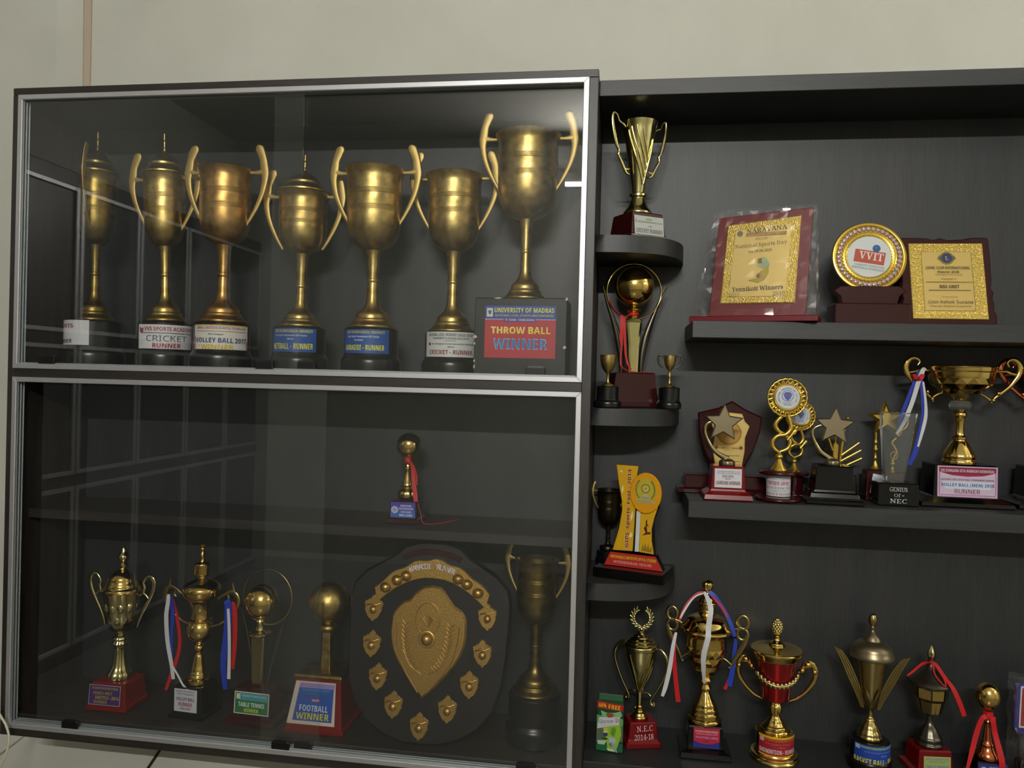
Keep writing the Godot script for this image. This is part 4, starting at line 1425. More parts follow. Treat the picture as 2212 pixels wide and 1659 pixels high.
func plaque_row():
	var t: Node3D
	var s: Shape
	# red plaque in clear plastic
	set_k(1.088, 0.954)
	t = thing("award_plaque", "red plaque with gold plate still wrapped in crinkled clear plastic, tennikoit winners", "plaque", Vector3(0.3005, 1.648, -0.125), -18)
	slab_base(t, [[0, 131, 40], [1, 132, 41], [11, 132, 41], [13, 130, 39]], mats.maroon_bright, 1.5)
	var bt = Node3D.new()
	s = sh()
	s.prism([V2(-97, 13), V2(104, 13), V2(112, 246), V2(-84, 236)], -6, 6, 1.5)
	var board = put("board", s, mats.maroon_bright, t)
	s = sh()
	s.prism([V2(-74, 41), V2(82, 40), V2(89, 230), V2(-64, 218)], 6, 10, 2.5)
	var plate = put("gold_plate", s, mats.gold_border, t, "bright gold plate with a hammered border")
	s = sh()
	s.prism([V2(-55, 56), V2(64, 56), V2(70, 213), V2(-46, 204)], 10, 11, 0.5)
	var face = put("plate_face", s, mats.gold_foil, plate)
	s = sh()
	print_on(s, [["c", -36, 196, 6.5, "6f7048"], ["t", "NARAYANA", 20, 203, 10, 84, "4a4a34", "SB", 4], ["r", 19, 192.5, 84, 8, "a87a40"], ["t", "EDUCATIONAL INSTITUTIONS", 19, 192.5, 3.6, 76, "caa860", "B", 3], ["t", "NELLORE", 10, 183, 4.5, 26, "6e6234", "S", 3], ["t", "National Sports Day", 9, 169, 11, 108, "5c4a2c", "SI", 3], ["t", "On 29-08-2010", 8, 156, 6, 48, "6a5a30", "SB", 3], ["c", 14, 130, 12, "a8b488"], ["c", 20, 124, 9, "9cae86"], ["p", [4, 138, 12, 140, 13, 128, 5, 128], "8a6034"], ["p", [-16, 92, 2, 96, 10, 110, 26, 122, 28, 108, 20, 92, 6, 86], "b09c28"], ["p", [2, 104, 8, 108, 12, 98, 6, 94], "a06c4c"], ["c", 5, 100, 2.5, "6c4c5c"], ["t", "Tennikoit Winners", 5, 74, 9.5, 106, "50442c", "SB", 2], ["t", "2010", -43, 61, 8, 22, "8a7840", "S", 2], ["t", "2010", 50, 62, 8, 24, "7a6c48", "S", 2]], 0.0, 11.0)
	put("lettering", s, mats.ink, face)
	for c in t.get_children():
		if c.name.begins_with("board") or c.name.begins_with("gold_plate"):
			c.rotation_degrees.x = -5
	s = wrap_sheet(film_ring(-128, 128, -34, 34, -90, 118, -30, -4, 250), 18, 4, 5.5)
	put("plastic_wrap", s, mats.wrap_film, t, "crinkled clear plastic wrap")

	# round jewelled plate
	set_k(1.072, 0.908)
	t = thing("award_plate", "round gold rimmed plate with a ring of clear stones, on a maroon stand", "plaque", Vector3(0.5545, 1.648, -0.13), 0)
	s = sh()
	s.stack([[0, 75, 34], [1, 76, 35], [41, 76, 35], [43, 75, 33]], 1.5)
	s.prism([V2(-56, 43), V2(56, 43), V2(60, 60), V2(74, 71), V2(60, 82), V2(-60, 82), V2(-74, 71), V2(-60, 60)], -10, 12, 1.5)
	put("stand", s, mats.maroon, t)
	var disc = Node3D.new()
	var fwd = Basis(Vector3.RIGHT, PI / 2)
	var c0 = V(0, 146, 6)
	s = sh()
	s.kr = 1.0
	s.lathe([60, -4, 72, -4, 76, -1, 77, 3, 75, 6, 71, 6.5, 68, 5, 66, 3, 56, 3], 64, c0, 0, 0.0, fwd)
	var rim = put("rim", s, mats.gold_bright, t)
	s = sh()
	s.kr = 1.0
	s.lathe([57, 3, 56, 6, 51, 7.5, 46, 6, 45, 4], 88, c0, 44, 0.018, fwd)
	put("ribbed_ring", s, mats.gold_bright, t)
	for i in 40:
		var a = TAU * i / 40
		s = sh()
		s.kr = 1.0
		s.lathe([5.0, 0, 5.2, 1.5, 3.2, 4.5, 0, 5], 8, V(62 * cos(a), 62 * sin(a), 0) + c0 + V(0, 0, 3.2), 0, 0.0, fwd)
		put("stone", s, mats.gem, rim)
	s = sh()
	s.kr = 1.0
	s.lathe([0, 0, 45.5, 0, 45.5, 5, 44.5, 5.6, 0, 5.6], 48, c0, 0, 0.0, fwd)
	var white = put("centre", s, mats.white_enamel, t, "white printed centre")
	s = sh()
	print_on(s, [["p", [-28, 164, 34, 154, 29, 126, -33, 136], "b0452f"], ["t", "VVIT", 4, 147, 17, 50, "d8d2cc", "SB", -9], ["c", 15, 164, 8.2, "16548c"], ["c", 14, 166, 3, "2f7ab0"], ["t", "VASIREDDY VENKATADRI", -1, 125.5, 4.2, 62, "8a8c88", "SB", -9], ["t", "INSTITUTE OF TECHNOLOGY", -3, 119, 4.2, 66, "7c7f84", "SB", -9]], 0.0, 11.6)
	put("lettering", s, mats.ink, white)
	for c in t.get_children():
		if not c.name.begins_with("stand"):
			c.transform = Transform3D(Basis(Vector3.RIGHT, deg_to_rad(-8)), V(0, 70, 0) * K - Basis(Vector3.RIGHT, deg_to_rad(-8)) * (V(0, 70, 0) * K)) * c.transform

	# dark plaque with gold plate
	set_k(1.085, 0.869)
	t = thing("award_plaque", "dark wooden plaque with scalloped edges and a gold club plate, leaning back", "plaque", Vector3(0.7505, 1.648, -0.18), 0)
	s = sh()
	var ol := []
	for q in [[-98, 4], [96, 4], [97, 30], [92, 40], [95, 54], [91, 66], [95, 80], [90, 90], [93, 110], [94, 150], [94, 204], [90, 208], [60, 208], [40, 204], [10, 202], [-4, 207], [-20, 203], [-34, 207], [-60, 208], [-90, 208], [-94, 204], [-94, 150], [-92, 104], [-96, 84], [-92, 64], [-97, 44]]:
		ol.append(V2(q[0], q[1]))
	s.prism(ol, -7, 5, 3)
	put("board", s, mats.maroon, t)
	s = sh()
	s.prism([V2(-74, 17), V2(79, 17), V2(79, 193), V2(-74, 193)], 5, 7, 1)
	plate = put("gold_plate", s, mats.gold_border, t, "gold plate with a hammered border")
	s = sh()
	s.prism([V2(-49, 35), V2(54, 35), V2(54, 173), V2(-49, 173)], 7, 7.6, 0.3)
	face = put("plate_face", s, mats.gold_foil, plate)
	s = sh()
	var it := [["r", 2.5, 172.5, 103, 0.7, "8a7840"], ["r", 2.5, 36, 103, 0.7, "6a5c34"], ["r", -48.5, 104, 0.7, 137, "8a7840"], ["r", 53.5, 104, 0.8, 137, "6a5c34"], ["c", 3, 157, 15, "8c7a30"], ["p", [-16, 156, -12, 164, -6, 160, -8, 150], "6e6430"], ["p", [22, 156, 18, 164, 12, 160, 14, 150], "6e6430"], ["c", 3, 157, 11.5, "3c4250"], ["c", 3, 157, 9, "2c3670"], ["t", "L", 3, 157, 9, 6.5, "c9ac3c", "SB"], ["a", "LIONS", 3, 157, 12, 2.6, "3a3a30", 140, 40]]
	for v in [["LIONS CLUB INTERNATIONAL", 134.5, 6.5, 90, "6a5c34", "B"], ["District 322B", 125, 5.5, 44, "5c5030", "B"], ["SPONSORED CLUB GUNTUR", 118.5, 3, 56, "8a7838", "R"], ["Presented to", 108.5, 4, 30, "6e5a34", "I"], ["NSS UNIT", 90.6, 7.5, 40, "5c4e30", "B"], ["Presented by", 66.7, 3.6, 32, "8a7038", "I"], ["Lion Ashok Surana", 55.5, 7.5, 90, "6c4a2c", "R"], ["Charter District Governor", 46, 4.6, 84, "8a6c3c", "I"]]:
		it.append(["t", v[0], 4, v[1], v[2], v[3], v[4], v[5]])
	it.append(["r", 4, 101, 94, 1.2, "7c6a38"])
	it.append(["r", 4, 82, 86, 1.2, "6a5a34"])
	print_on(s, it, 0.0, 7.6)
	put("lettering", s, mats.ink, face)
	for c in t.get_children():
		c.rotation_degrees.x = -14
	s = sh()
	s.box(V(-8, 1, -52), V(8, 5, -12), 0.8)
	s.prism([V2(-7, 3), V2(7, 3), V2(7, 110), V2(-7, 110)], -54, -50)
	put("strut", s, mats.maroon, t)
	bt.free()
	disc.free()
# ---------------------------------------------------------------------------
# trophies on the lower long shelf
func star_poly(cx: float, cy: float, R: float, r: float, turn: float) -> Array:
	var v := []
	for i in 10:
		v.append(V2(cx, cy) + V2(0, R if i % 2 == 0 else r).rotated(deg_to_rad(turn) + TAU * i / 10))
	return v

func star_trophy(label: String, at: Vector3, turn: float, base: Array, bm: Material, hb: float, pts: Array, star: Array) -> Node3D:
	var t = thing("star_trophy", label, "trophy", at, turn)
	slab_base(t, base, bm, 1.5)
	var s = sh()
	s.lathe([15, hb - 1, 17, hb + 1, 17, hb + 6, 16, hb + 9, 12, hb + 12, 8, hb + 14, 0, hb + 15], 26, V(0, 0), 9, 0.06)
	put("foot", s, mats.pewter, t)
	s = sh()
	s.blade(pts, 8)
	put("arm", s, mats.steel_gold, t)
	s = sh()
	s.prism(star_poly(star[0], star[1], star[2], star[2] * 0.47, star[3]), 0, 7, 2.5)
	put("star", s, mats.pewter, t)
	return t

func medal_trophy(label: String, at: Vector3, k: float, kr: float, sc: float, turn: float) -> Node3D:
	set_k(k * sc, kr)
	var t = thing("medal_trophy", label, "trophy", at, turn)
	var s = sh()
	s.lathe([49, 0, 51, 2, 51, 5, 48, 8, 30, 9, 26, 10, 26, 53, 30, 54, 40, 55, 43, 57, 43, 61, 40, 64, 0, 64], 44)
	put("base", s, mats.maroon, t)
	s = sh()
	s.lathe([18, 64, 19, 65, 18, 67, 13, 74, 8, 82, 5, 88, 8, 90, 9, 94, 7, 98, 4, 100, 4, 104], 28)
	put("foot", s, mats.gold_bright, t)
	s = sh()
	s.blade([0, 102, 7, -13, 112, 9, -15, 126, 9, -5, 138, 9, 12, 142, 9, 22, 154, 10, 20, 168, 9, 14, 184, 10], 9, 2)
	s.blade([2, 104, 7, 18, 112, 9, 22, 126, 9, 12, 140, 9, -2, 148, 9, -9, 160, 10, -4, 172, 9, 8, 184, 10], 9, -3)
	s.blade([16, 130, 6, 24, 140, 7, 33, 152, 8, 30, 142, 4], 6, 0)
	put("twisted_stem", s, mats.gold_bright, t)
	var c = V(13, 221, 2)
	var fwd = Basis(Vector3.RIGHT, PI / 2)
	s = sh()
	s.kr = 1.0
	s.lathe([0, -3, 30, -3, 31, 0, 30, 3, 27, 4.5, 25, 3.5, 0, 3], 48, c, 0, 0.0, fwd)
	for i in 22:
		var a = TAU * i / 22
		var a2 = TAU * (i + 0.5) / 22
		var full = sin(a) < -0.35
		s.sweep([c + V(28 * cos(a), 28 * sin(a)), c + V(38 * cos(a2), 38 * sin(a2))], 5.0 if not full else 10.0, 4, Vector3(0, 0, 1), 6)
		s.sweep([c + V(28 * cos(a), 28 * sin(a)), c + V(38 * cos(a2 - TAU / 22), 38 * sin(a2 - TAU / 22))], 3.4 if not full else 8.0, 4, Vector3(0, 0, 1), 6)
	var rim := []
	for i in 66:
		var a = TAU * i / 66
		var r = 39.0 + 1.8 * absf(cos(a * 11))
		rim.append(c + V(r * cos(a), r * sin(a)))
	s.sweep(rim, 5, 6, Vector3(0, 0, 1), 6, true)
	put("medal", s, mats.gold_bright, t)
	s = sh()
	s.kr = 1.0
	s.lathe([0, 0, 25, 0, 25, 1.6, 23, 2.2, 0, 2.2], 40, c + V(0, 1, 3), 0, 0.0, fwd)
	var face = put("medal_face", s, mats.white_enamel, t, "white printed medal face")
	s = sh()
	var it := [["a", "NARAYANA ENGINEERING COLLEGE", c.x, c.y + 1, 19, 3.2, "5a6688", 215, -35], ["c", c.x, c.y + 4, 13, "8e98c4"], ["c", c.x, c.y + 4, 10.5, "c3c6d8"], ["p", [c.x - 9, c.y + 7, c.x - 5, c.y + 12, c.x + 5, c.y + 12, c.x + 9, c.y + 7, c.x + 6, c.y - 1, c.x, c.y - 7, c.x - 6, c.y - 1], "4a60a8"], ["r", c.x, c.y + 6, 12, 3, "8a5a6c"], ["r", c.x, c.y - 11, 24, 0.8, "6a78a4"], ["t", "NELLORE", c.x, c.y - 15, 3.4, 15, "6a78a8"]]
	print_on(s, it, 0.0, 7.3)
	put("lettering", s, mats.ink, face)
	return t

func facet_band(s: Shape, lv: Array, n: int, off := Vector3.ZERO, proud := 0.0):
	# rings of points, every other ring half a step round: flat diamond cuts
	var rings := []
	for j in lv.size():
		var ring := []
		for i in n:
			var a = TAU * (i + (0.5 if j % 2 else 0.0)) / n
			var r = lv[j][0] * s.kr * (1.0 + (proud * (1.0 if j % 2 else -0.6) if j > 0 and j < lv.size() - 1 else 0.0))
			ring.append(V(r * sin(a), lv[j][1], r * cos(a)) + off)
		rings.append(ring)
	for j in lv.size() - 1:
		for i in n:
			var i2 = (i + 1) % n
			if j % 2 == 0:
				s.tri(rings[j][i], rings[j][i2], rings[j + 1][i])
				s.tri(rings[j][i2], rings[j + 1][i2], rings[j + 1][i])
			else:
				s.tri(rings[j][i], rings[j + 1][i2], rings[j + 1][i])
				s.tri(rings[j][i], rings[j][i2], rings[j + 1][i2])

func bowl_trophy(label: String, at: Vector3, k: float, kr: float, m: Material) -> Node3D:
	set_k(k, kr)
	var t = thing("bowl_trophy", label, "trophy", at, 0)
	slab_base(t, [[0, 91, 52], [2, 92, 53], [9, 91, 52], [14, 84, 46], [19, 68, 40], [22, 64, 38], [86, 61, 36], [88, 59, 34]], mats.black_gloss, 1.5)
	var s = sh()
	s.lathe([35, 88, 38, 89, 38, 94, 36, 97, 35, 99, 36, 101, 36, 106, 33, 112, 27, 122, 20, 132, 15, 138, 15, 141, 17, 142, 17, 145, 12, 148, 10, 156, 9.5, 168, 11, 180, 13, 188, 15, 190, 15, 196, 12, 199, 10, 203], 44, V(0, 0), 14, 0.025)
	put("stem", s, m, t)
	s = sh()
	s.lathe([9, 203, 20, 204, 25, 209, 26, 213, 25, 217, 20, 222, 10, 224], 20, V(0, 0), 10, 0.06)
	put("crystal_knob", s, mats.crystal, t, "clear cut crystal knob")
	s = sh()
	s.lathe([10, 223, 15, 224, 19, 228, 24, 230], 40)
	facet_band(s, [[24, 230], [42, 239], [56, 248], [66, 259], [73, 272]], 16, Vector3.ZERO, 0.06)
	s.lathe([73, 271, 74, 276, 75, 284, 77, 285, 78, 287, 79, 294, 80, 296, 78, 297, 75, 295, 70, 270, 40, 244, 0, 236], 56)
	put("bowl", s, m, t)
	for e in [-1.0, 1.0]:
		s = sh()
		var q := []
		for v in [[92, 298, 4], [88, 305, 6], [92, 312, 8], [102, 314, 10], [111, 307, 13], [115, 294, 14], [112, 281, 13], [104, 269, 11], [95, 257, 9], [82, 245, 8], [70, 235, 8], [62, 227, 6], [58, 220, 4]]:
			q.append_array([e * v[0] + 3, v[1], v[2]])
		s.blade(q, 7)
		s.blade([e * 108 + 3, 282, 8, e * 97 + 3, 284, 8, e * 86 + 3, 288, 6, e * 66, 287, 5], 5)
		s.ball(V(e * 71 + 3, 241, 3), 5, 10)
		s.ball(V(e * 61 + 3, 226, 3), 5, 10)
		s.blade([e * 60, 226, 6, e * 46, 236, 5, e * 34, 240, 4], 5)
		put("handle", s, m, t)
	return t

func middle_row():
	var t: Node3D
	var s: Shape
	var fwd = Basis(Vector3.RIGHT, PI / 2)
	# dark shield plaque behind the star
	set_k(1.153, 0.964)
	t = thing("shield_plaque", "dark maroon shield plaque with a gold plate standing behind the carroms star", "plaque", Vector3(0.2517, 1.234, -0.215), 0)
	slab_base(t, [[0, 98, 32], [1, 99, 33], [8, 99, 33], [10, 96, 30], [12, 84, 26], [36, 83, 25], [38, 81, 23]], mats.maroon, 1.5)
	s = sh()
	s.prism([V2(8, 34), V2(40, 52), V2(60, 92), V2(72, 130), V2(76, 164), V2(40, 180), V2(13, 197), V2(-14, 182), V2(-58, 170), V2(-56, 132), V2(-46, 92), V2(-26, 52)], -6, 6, 3)
	put("board", s, mats.maroon, t)
	s = sh()
	s.prism([V2(-20, 58), V2(36, 57), V2(41, 90), V2(41, 118), V2(50, 144), V2(40, 154), V2(34, 170), V2(8, 172), V2(-14, 166), V2(-30, 150), V2(-22, 122), V2(-26, 94)], 6, 8, 1)
	var plate = put("gold_plate", s, mats.gold_foil, t)
	s = sh()
	print_on(s, [["c", 8, 128, 26, "a87828"], ["c", 8, 128, 22, "b98c3c"], ["r", -8, 96, 14, 3, "a8802c"], ["r", 22, 96, 14, 3, "a8802c"], ["c", -18, 97, 4, "7c4430"], ["c", 33, 97, 4, "7c4430"], ["r", 14, 68, 34, 0.8, "5a4424"], ["r", 14, 80, 34, 0.8, "5a4424"]], 0.0, 8.0)
	put("lettering", s, mats.ink, plate)

	# star with carroms label
	set_k(1.091, 0.963)
	t = star_trophy("star trophy on a red base with a white carroms winner label", Vector3(0.2451, 1.234, -0.115), 0, [[0, 50, 39], [2, 51, 40], [11, 49, 38], [17, 40, 30], [19, 37, 29], [22, 36, 28], [69, 33, 26], [71, 31, 24]], mats.red_lacquer, 71, [2, 84, 14, -19, 95, 10, -33, 109, 9, -43, 127, 8, -48, 142, 8, -46, 156, 8, -38, 163, 7, -28, 164, 6], [-9, 162, 43, -2])
	label_on(t, "label", V(0, 46, 27.4), 56, 40, 0, "cfcbd0", [["r", -20, 12, 6, 8, "aab4d4"], ["t", "NARAYANA ENGINEERING COLLEGE", 4, 14, 2.6, 40, "9a6c88"], ["t", "ANNUAL SPORTS MEET NELLORE", 4, 10, 2.2, 40, "5a5c78"], ["t", "2015-2016", -1, 4, 5, 23, "3c4668"], ["t", "(Women)", -1, -1.5, 3.4, 12, "3c3c44"], ["t", "CARROMS WINNER", 0, -10, 7.5, 50, "5a2c38"]], "white paper label", Vector3(-2.2, 0, 0))
	# gilt medal figures
	t = medal_trophy("tall gilt medal trophy with a twisted stem and a white label wrapped round its foot", Vector3(0.3646, 1.234, -0.122), 1.087, 0.945, 1.0, 0)
	wrap_label(t, 32, 26 * KR + 0.3, 66, 43, -10, "cdc9d0", [["t", "Technical Engineers", 0, 16, 6, 62, "4a5478", "R"], ["t", "\"NTSEE-2016\"", 0, 6.5, 7.5, 50, "a02c50"], ["t", "on 1st October 2016", 0, -3, 5.5, 56, "4c4c66", "R"], ["t", "Organized by", 2, -9.5, 4, 30, "7cae98"], ["t", "Electrical & Electronics", 0, -16, 6, 60, "7c4c5c", "R"]], "white wrap label")
	medal_trophy("shorter gilt medal trophy half hidden behind the one with the wrapped label", Vector3(0.4215, 1.234, -0.23), 1.128, 0.939, 0.78, 6)

	# second star on a black stepped base
	set_k(1.08, 0.924)
	star_trophy("star trophy on a glossy black stepped base without a label", Vector3(0.4845, 1.234, -0.128), -4, [[0, 57, 45], [2, 58, 46], [8, 58, 46], [10, 55, 43], [14, 50, 40], [22, 48, 38], [25, 42, 33], [29, 40, 32], [74, 37, 30], [78, 37, 30], [80, 34, 27]], mats.black_gloss, 80, [2, 90, 14, -12, 98, 11, -25, 109, 10, -36, 128, 8, -42, 144, 8, -39, 156, 8, -30, 163, 7, -20, 165, 6], [3, 164, 43, -2])
	# cricket set behind it
	set_k(1.128, 0.916)
	t = thing("cricket_trophy", "gilt cricket bat, stumps and ball trophy behind the black based star", "trophy", Vector3(0.5509, 1.234, -0.225), 0)
	s = sh()
	s.stack([[0, 29, 28], [1, 30, 29], [9, 29, 28], [12, 27, 25], [48, 25, 23], [50, 24, 21]], 2, V(-17, 0))
	put("base", s, mats.black_gloss, t)
	s = sh()
	s.lathe([20, 50, 22, 52, 20, 56, 12, 60, 0, 62], 24, V(-20, 0))
	put("foot", s, mats.gold_bright, t)
	s = sh()
	s.prism([V2(-36, 58), V2(-26, 58), V2(-24, 112), V2(-29, 118), V2(-29, 140), V2(-33, 140), V2(-33, 118), V2(-37, 112)], -3, 4, 1.5)
	put("bat", s, mats.gold_bright, t)
	for v in [[-24, 58, -14, 156], [-20, 90, 16, 119], [-20, 78, 20, 103], [-22, 62, 22, 86], [-38, 100, -48, 128]]:
		s = sh()
		s.sweep([V(v[0], v[1], 6), V(lerpf(v[0], v[2], 0.5), lerpf(v[1], v[3], 0.5), 6), V(v[2], v[3], 6)], 6, 6, Vector3(0, 0, 1), 10)
		put("stump", s, mats.gold_bright, t)
	s = sh()
	s.sweep([V(-14, 150, 4), V(-10, 160, 4), V(-8, 168, 4)], 2, 2, Vector3(0, 0, 1), 6)
	s.ball(V(-8, 171, 4), 4, 14)
	put("ball", s, mats.gold_bright, t)

	# gilt star on a stem with a tilted label
	set_k(1.116, 0.903)
	t = thing("star_trophy", "gilt star on a beaded stem, maroon foot with white label, left of the crystal block", "trophy", Vector3(0.606, 1.234, -0.215), 0)
	slab_base(t, [[0, 24, 26], [1, 25, 27], [8, 24, 26], [10, 23, 21], [62, 21, 18], [64, 20, 16]], mats.maroon)
	label_on(t, "label", V(1, 34, 21.5), 28, 42, 0, "c3c8d0", [["t", "NARAYANA", 0, 12, 4, 22, "5a6a98"], ["t", "WINNER", 0, -4, 5, 22, "6a6a78"]], "white paper label", Vector3(-4, 0, -9))
	s = sh()
	s.lathe([10, 64, 11, 66, 8, 70, 5, 78, 4, 84, 6, 87, 4, 90, 3, 100, 5, 104, 6, 108, 4, 112, 3, 118, 5, 122, 3, 128, 3, 150], 20)
	put("stem", s, mats.gold_bright, t)
	s = sh()
	s.prism(star_poly(18, 174, 40, 18, 2), 0, 8, 6)
	put("star", s, mats.gold_bright, t)
	# ring figure seen through the crystal
	set_k(1.118, 0.893)
	t = thing("ring_trophy", "small gilt ring trophy with a curled stem, seen through the crystal block", "trophy", Vector3(0.657, 1.234, -0.235), 0)
	slab_base(t, [[0, 19, 20], [1, 20, 21], [8, 19, 20], [10, 18, 18], [56, 17, 16], [58, 16, 14]], mats.maroon)
	s = sh()
	s.lathe([9, 58, 9, 61, 5, 64, 4, 70, 7, 74, 7, 78, 4, 82, 3, 86], 20, V(-6, 0))
	s.blade([-5, 84, 5, -2, 94, 5, 2, 102, 6, -3, 112, 6, -8, 122, 6, 0, 132, 7, 8, 140, 6, 10, 150, 5], 6)
	s.sweep(ring_at(-4, 94, 7, 8, 2, 20), 3, 4, Vector3(0, 0, 1), 6, true)
	put("stem", s, mats.gold_bright, t)
	s = sh()
	s.sweep(ring_at(2, 168, 21, 20, 0, 32), 4, 5, Vector3(0, 0, 1), 8, true)
	put("ring", s, mats.gold_bright, t)
	s = sh()
	s.ball(V(2, 139, 3), 7, 14)
	put("bead", s, mats.gold_bright, t)

	# crystal block
	set_k(1.079, 0.896)
	t = thing("crystal_award", "clear tapering crystal block on a black base lettered in white", "trophy", Vector3(0.6280, 1.234, -0.142), -3)
	s = sh()
	s.stack([[0, 40, 28], [1, 41, 29], [46, 40, 28], [48, 38, 26]], 1.5)
	var base = put("base", s, mats.black_gloss, t)
	s = sh()
	print_on(s, [["t", "GENIUS", 0, 35, 8.5, 35, "c4c6c6", "S"], ["t", "Of", -2, 22.5, 7, 13, "b4b6b6", "S"], ["t", "-", 9, 22, 1.5, 4, "b4b6b6"], ["t", "NEC", 0, 10.5, 9, 33, "c4c6c6", "S"]], 0.0, 29.0)
	put("lettering", s, mats.ink, base)
	s = sh()
	s.prism([V2(-22, 48), V2(17, 48), V2(40, 196), V2(-33, 198)], -9, 9, 2)
	put("crystal_block", s, mats.crystal, t, "clear crystal block")

	# gold bowl and its copper twin at the edge
	t = bowl_trophy("wide gold bowl trophy with scrolled handles, crystal knob, ribbons and pink volley ball label", Vector3(0.7820, 1.234, -0.185), 1.089, 0.865, mats.gold)
	label_on(t, "label", V(3, 53, 37.4), 118, 65, 0, "c9a0c4", [["r", 0, 0, 112, 59, "c9b4cc"], ["p", [-56, 30, -56, 20, -30, 13, 0, 11, 30, 13, 56, 20, 56, 30], "7c1438"], ["p", [-40, 16, -20, 12.4, 0, 11.4, 20, 12.4, 40, 16], "a01440"], ["t", "SRI KONGARA SITA RAMAIAH MEMORIAL", 0, 23, 6, 106, "d4bcc8"], ["t", "NATIONAL LEVEL VOLLEY BALL TOURNAMENT,GUNTUR", 0, 4, 4.4, 104, "5a5060"], ["p", [-50, 0, 50, 0, 44, -16, -44, -16], "c8cfe0"], ["t", "VOLLEY BALL (MEN) 2015", 0, -7.5, 8, 104, "34508c"], ["t", "RUNNER", 0, -20, 9.5, 50, "8c3a54", "R"], ["r", 0, -28, 108, 0.8, "8a3c6c"], ["r", 55, -4, 0.8, 46, "8a3c6c"], ["r", -55, -4, 0.8, 46, "8a3c6c"]], "pink and white printed label", Vector3(-2, 0, 0))
	ribbon(t, [V(-76, 292, 8), V(-82, 286, 12), V(-90, 262, 12), V(-98, 230, 12), V(-108, 198, 12), V(-122, 165, 10), V(-132, 148, 8)], [6.0, 9.0, 9.0, 9.0, 9.0, 7.0, 5.0], mats.ribbon_white)
	ribbon(t, [V(-88, 284, 8), V(-102, 246, 9), V(-116, 205, 9), V(-128, 170, 8)], [6.0, 7.0, 8.0, 6.0], mats.ribbon_blue)
	ribbon(t, [V(-84, 268, 10), V(-80, 230, 12), V(-77, 190, 12), V(-84, 150, 12), V(-92, 112, 12), V(-104, 82, 12)], [6.0, 9.0, 11.0, 10.0, 10.0, 8.0], mats.ribbon_blue)
	ribbon(t, [V(-81, 262, 13), V(-76, 226, 14), V(-74, 190, 14), V(-79, 160, 14), V(-88, 122, 14)], [4.0, 5.0, 7.0, 7.0, 4.0], mats.ribbon_white)
	ribbon(t, [V(-100, 278, 9), V(-92, 268, 14), V(-84, 274, 14), V(-80, 286, 9)], [5.0, 12.0, 10.0, 5.0], mats.ribbon_red)
	t = bowl_trophy("copper coloured bowl trophy cut off by the picture edge, beside the gold bowl", Vector3(0.998, 1.234, -0.204), 1.085, 0.83, mats.copper)
	label_on(t, "label", V(3, 53, 37.4), 118, 65, 0, "c8c0cc", [["r", 0, 0, 114, 61, "b01c4c"], ["t", "VOLLEY BALL", 0, 10, 9, 96, "d8c0cc"], ["t", "WINNER", 0, -10, 10, 60, "d8c0cc"]], "pink printed label", Vector3(-2, 0, 0))
# ---------------------------------------------------------------------------
# trophies along the bottom of the open unit
func leaf(s: Shape, c: Vector3, ang: float, ln: float, w: float):
	var d = V(cos(ang), sin(ang))
	s.sweep([c, c + d * ln * 0.35 + V(0, 0, 1.5), c + d * ln * 0.7 + V(0, 0, 1), c + d * ln], [w * 0.4, w, w * 0.8, 0.3], w * 0.5, Vector3(0, 0, 1), 6)

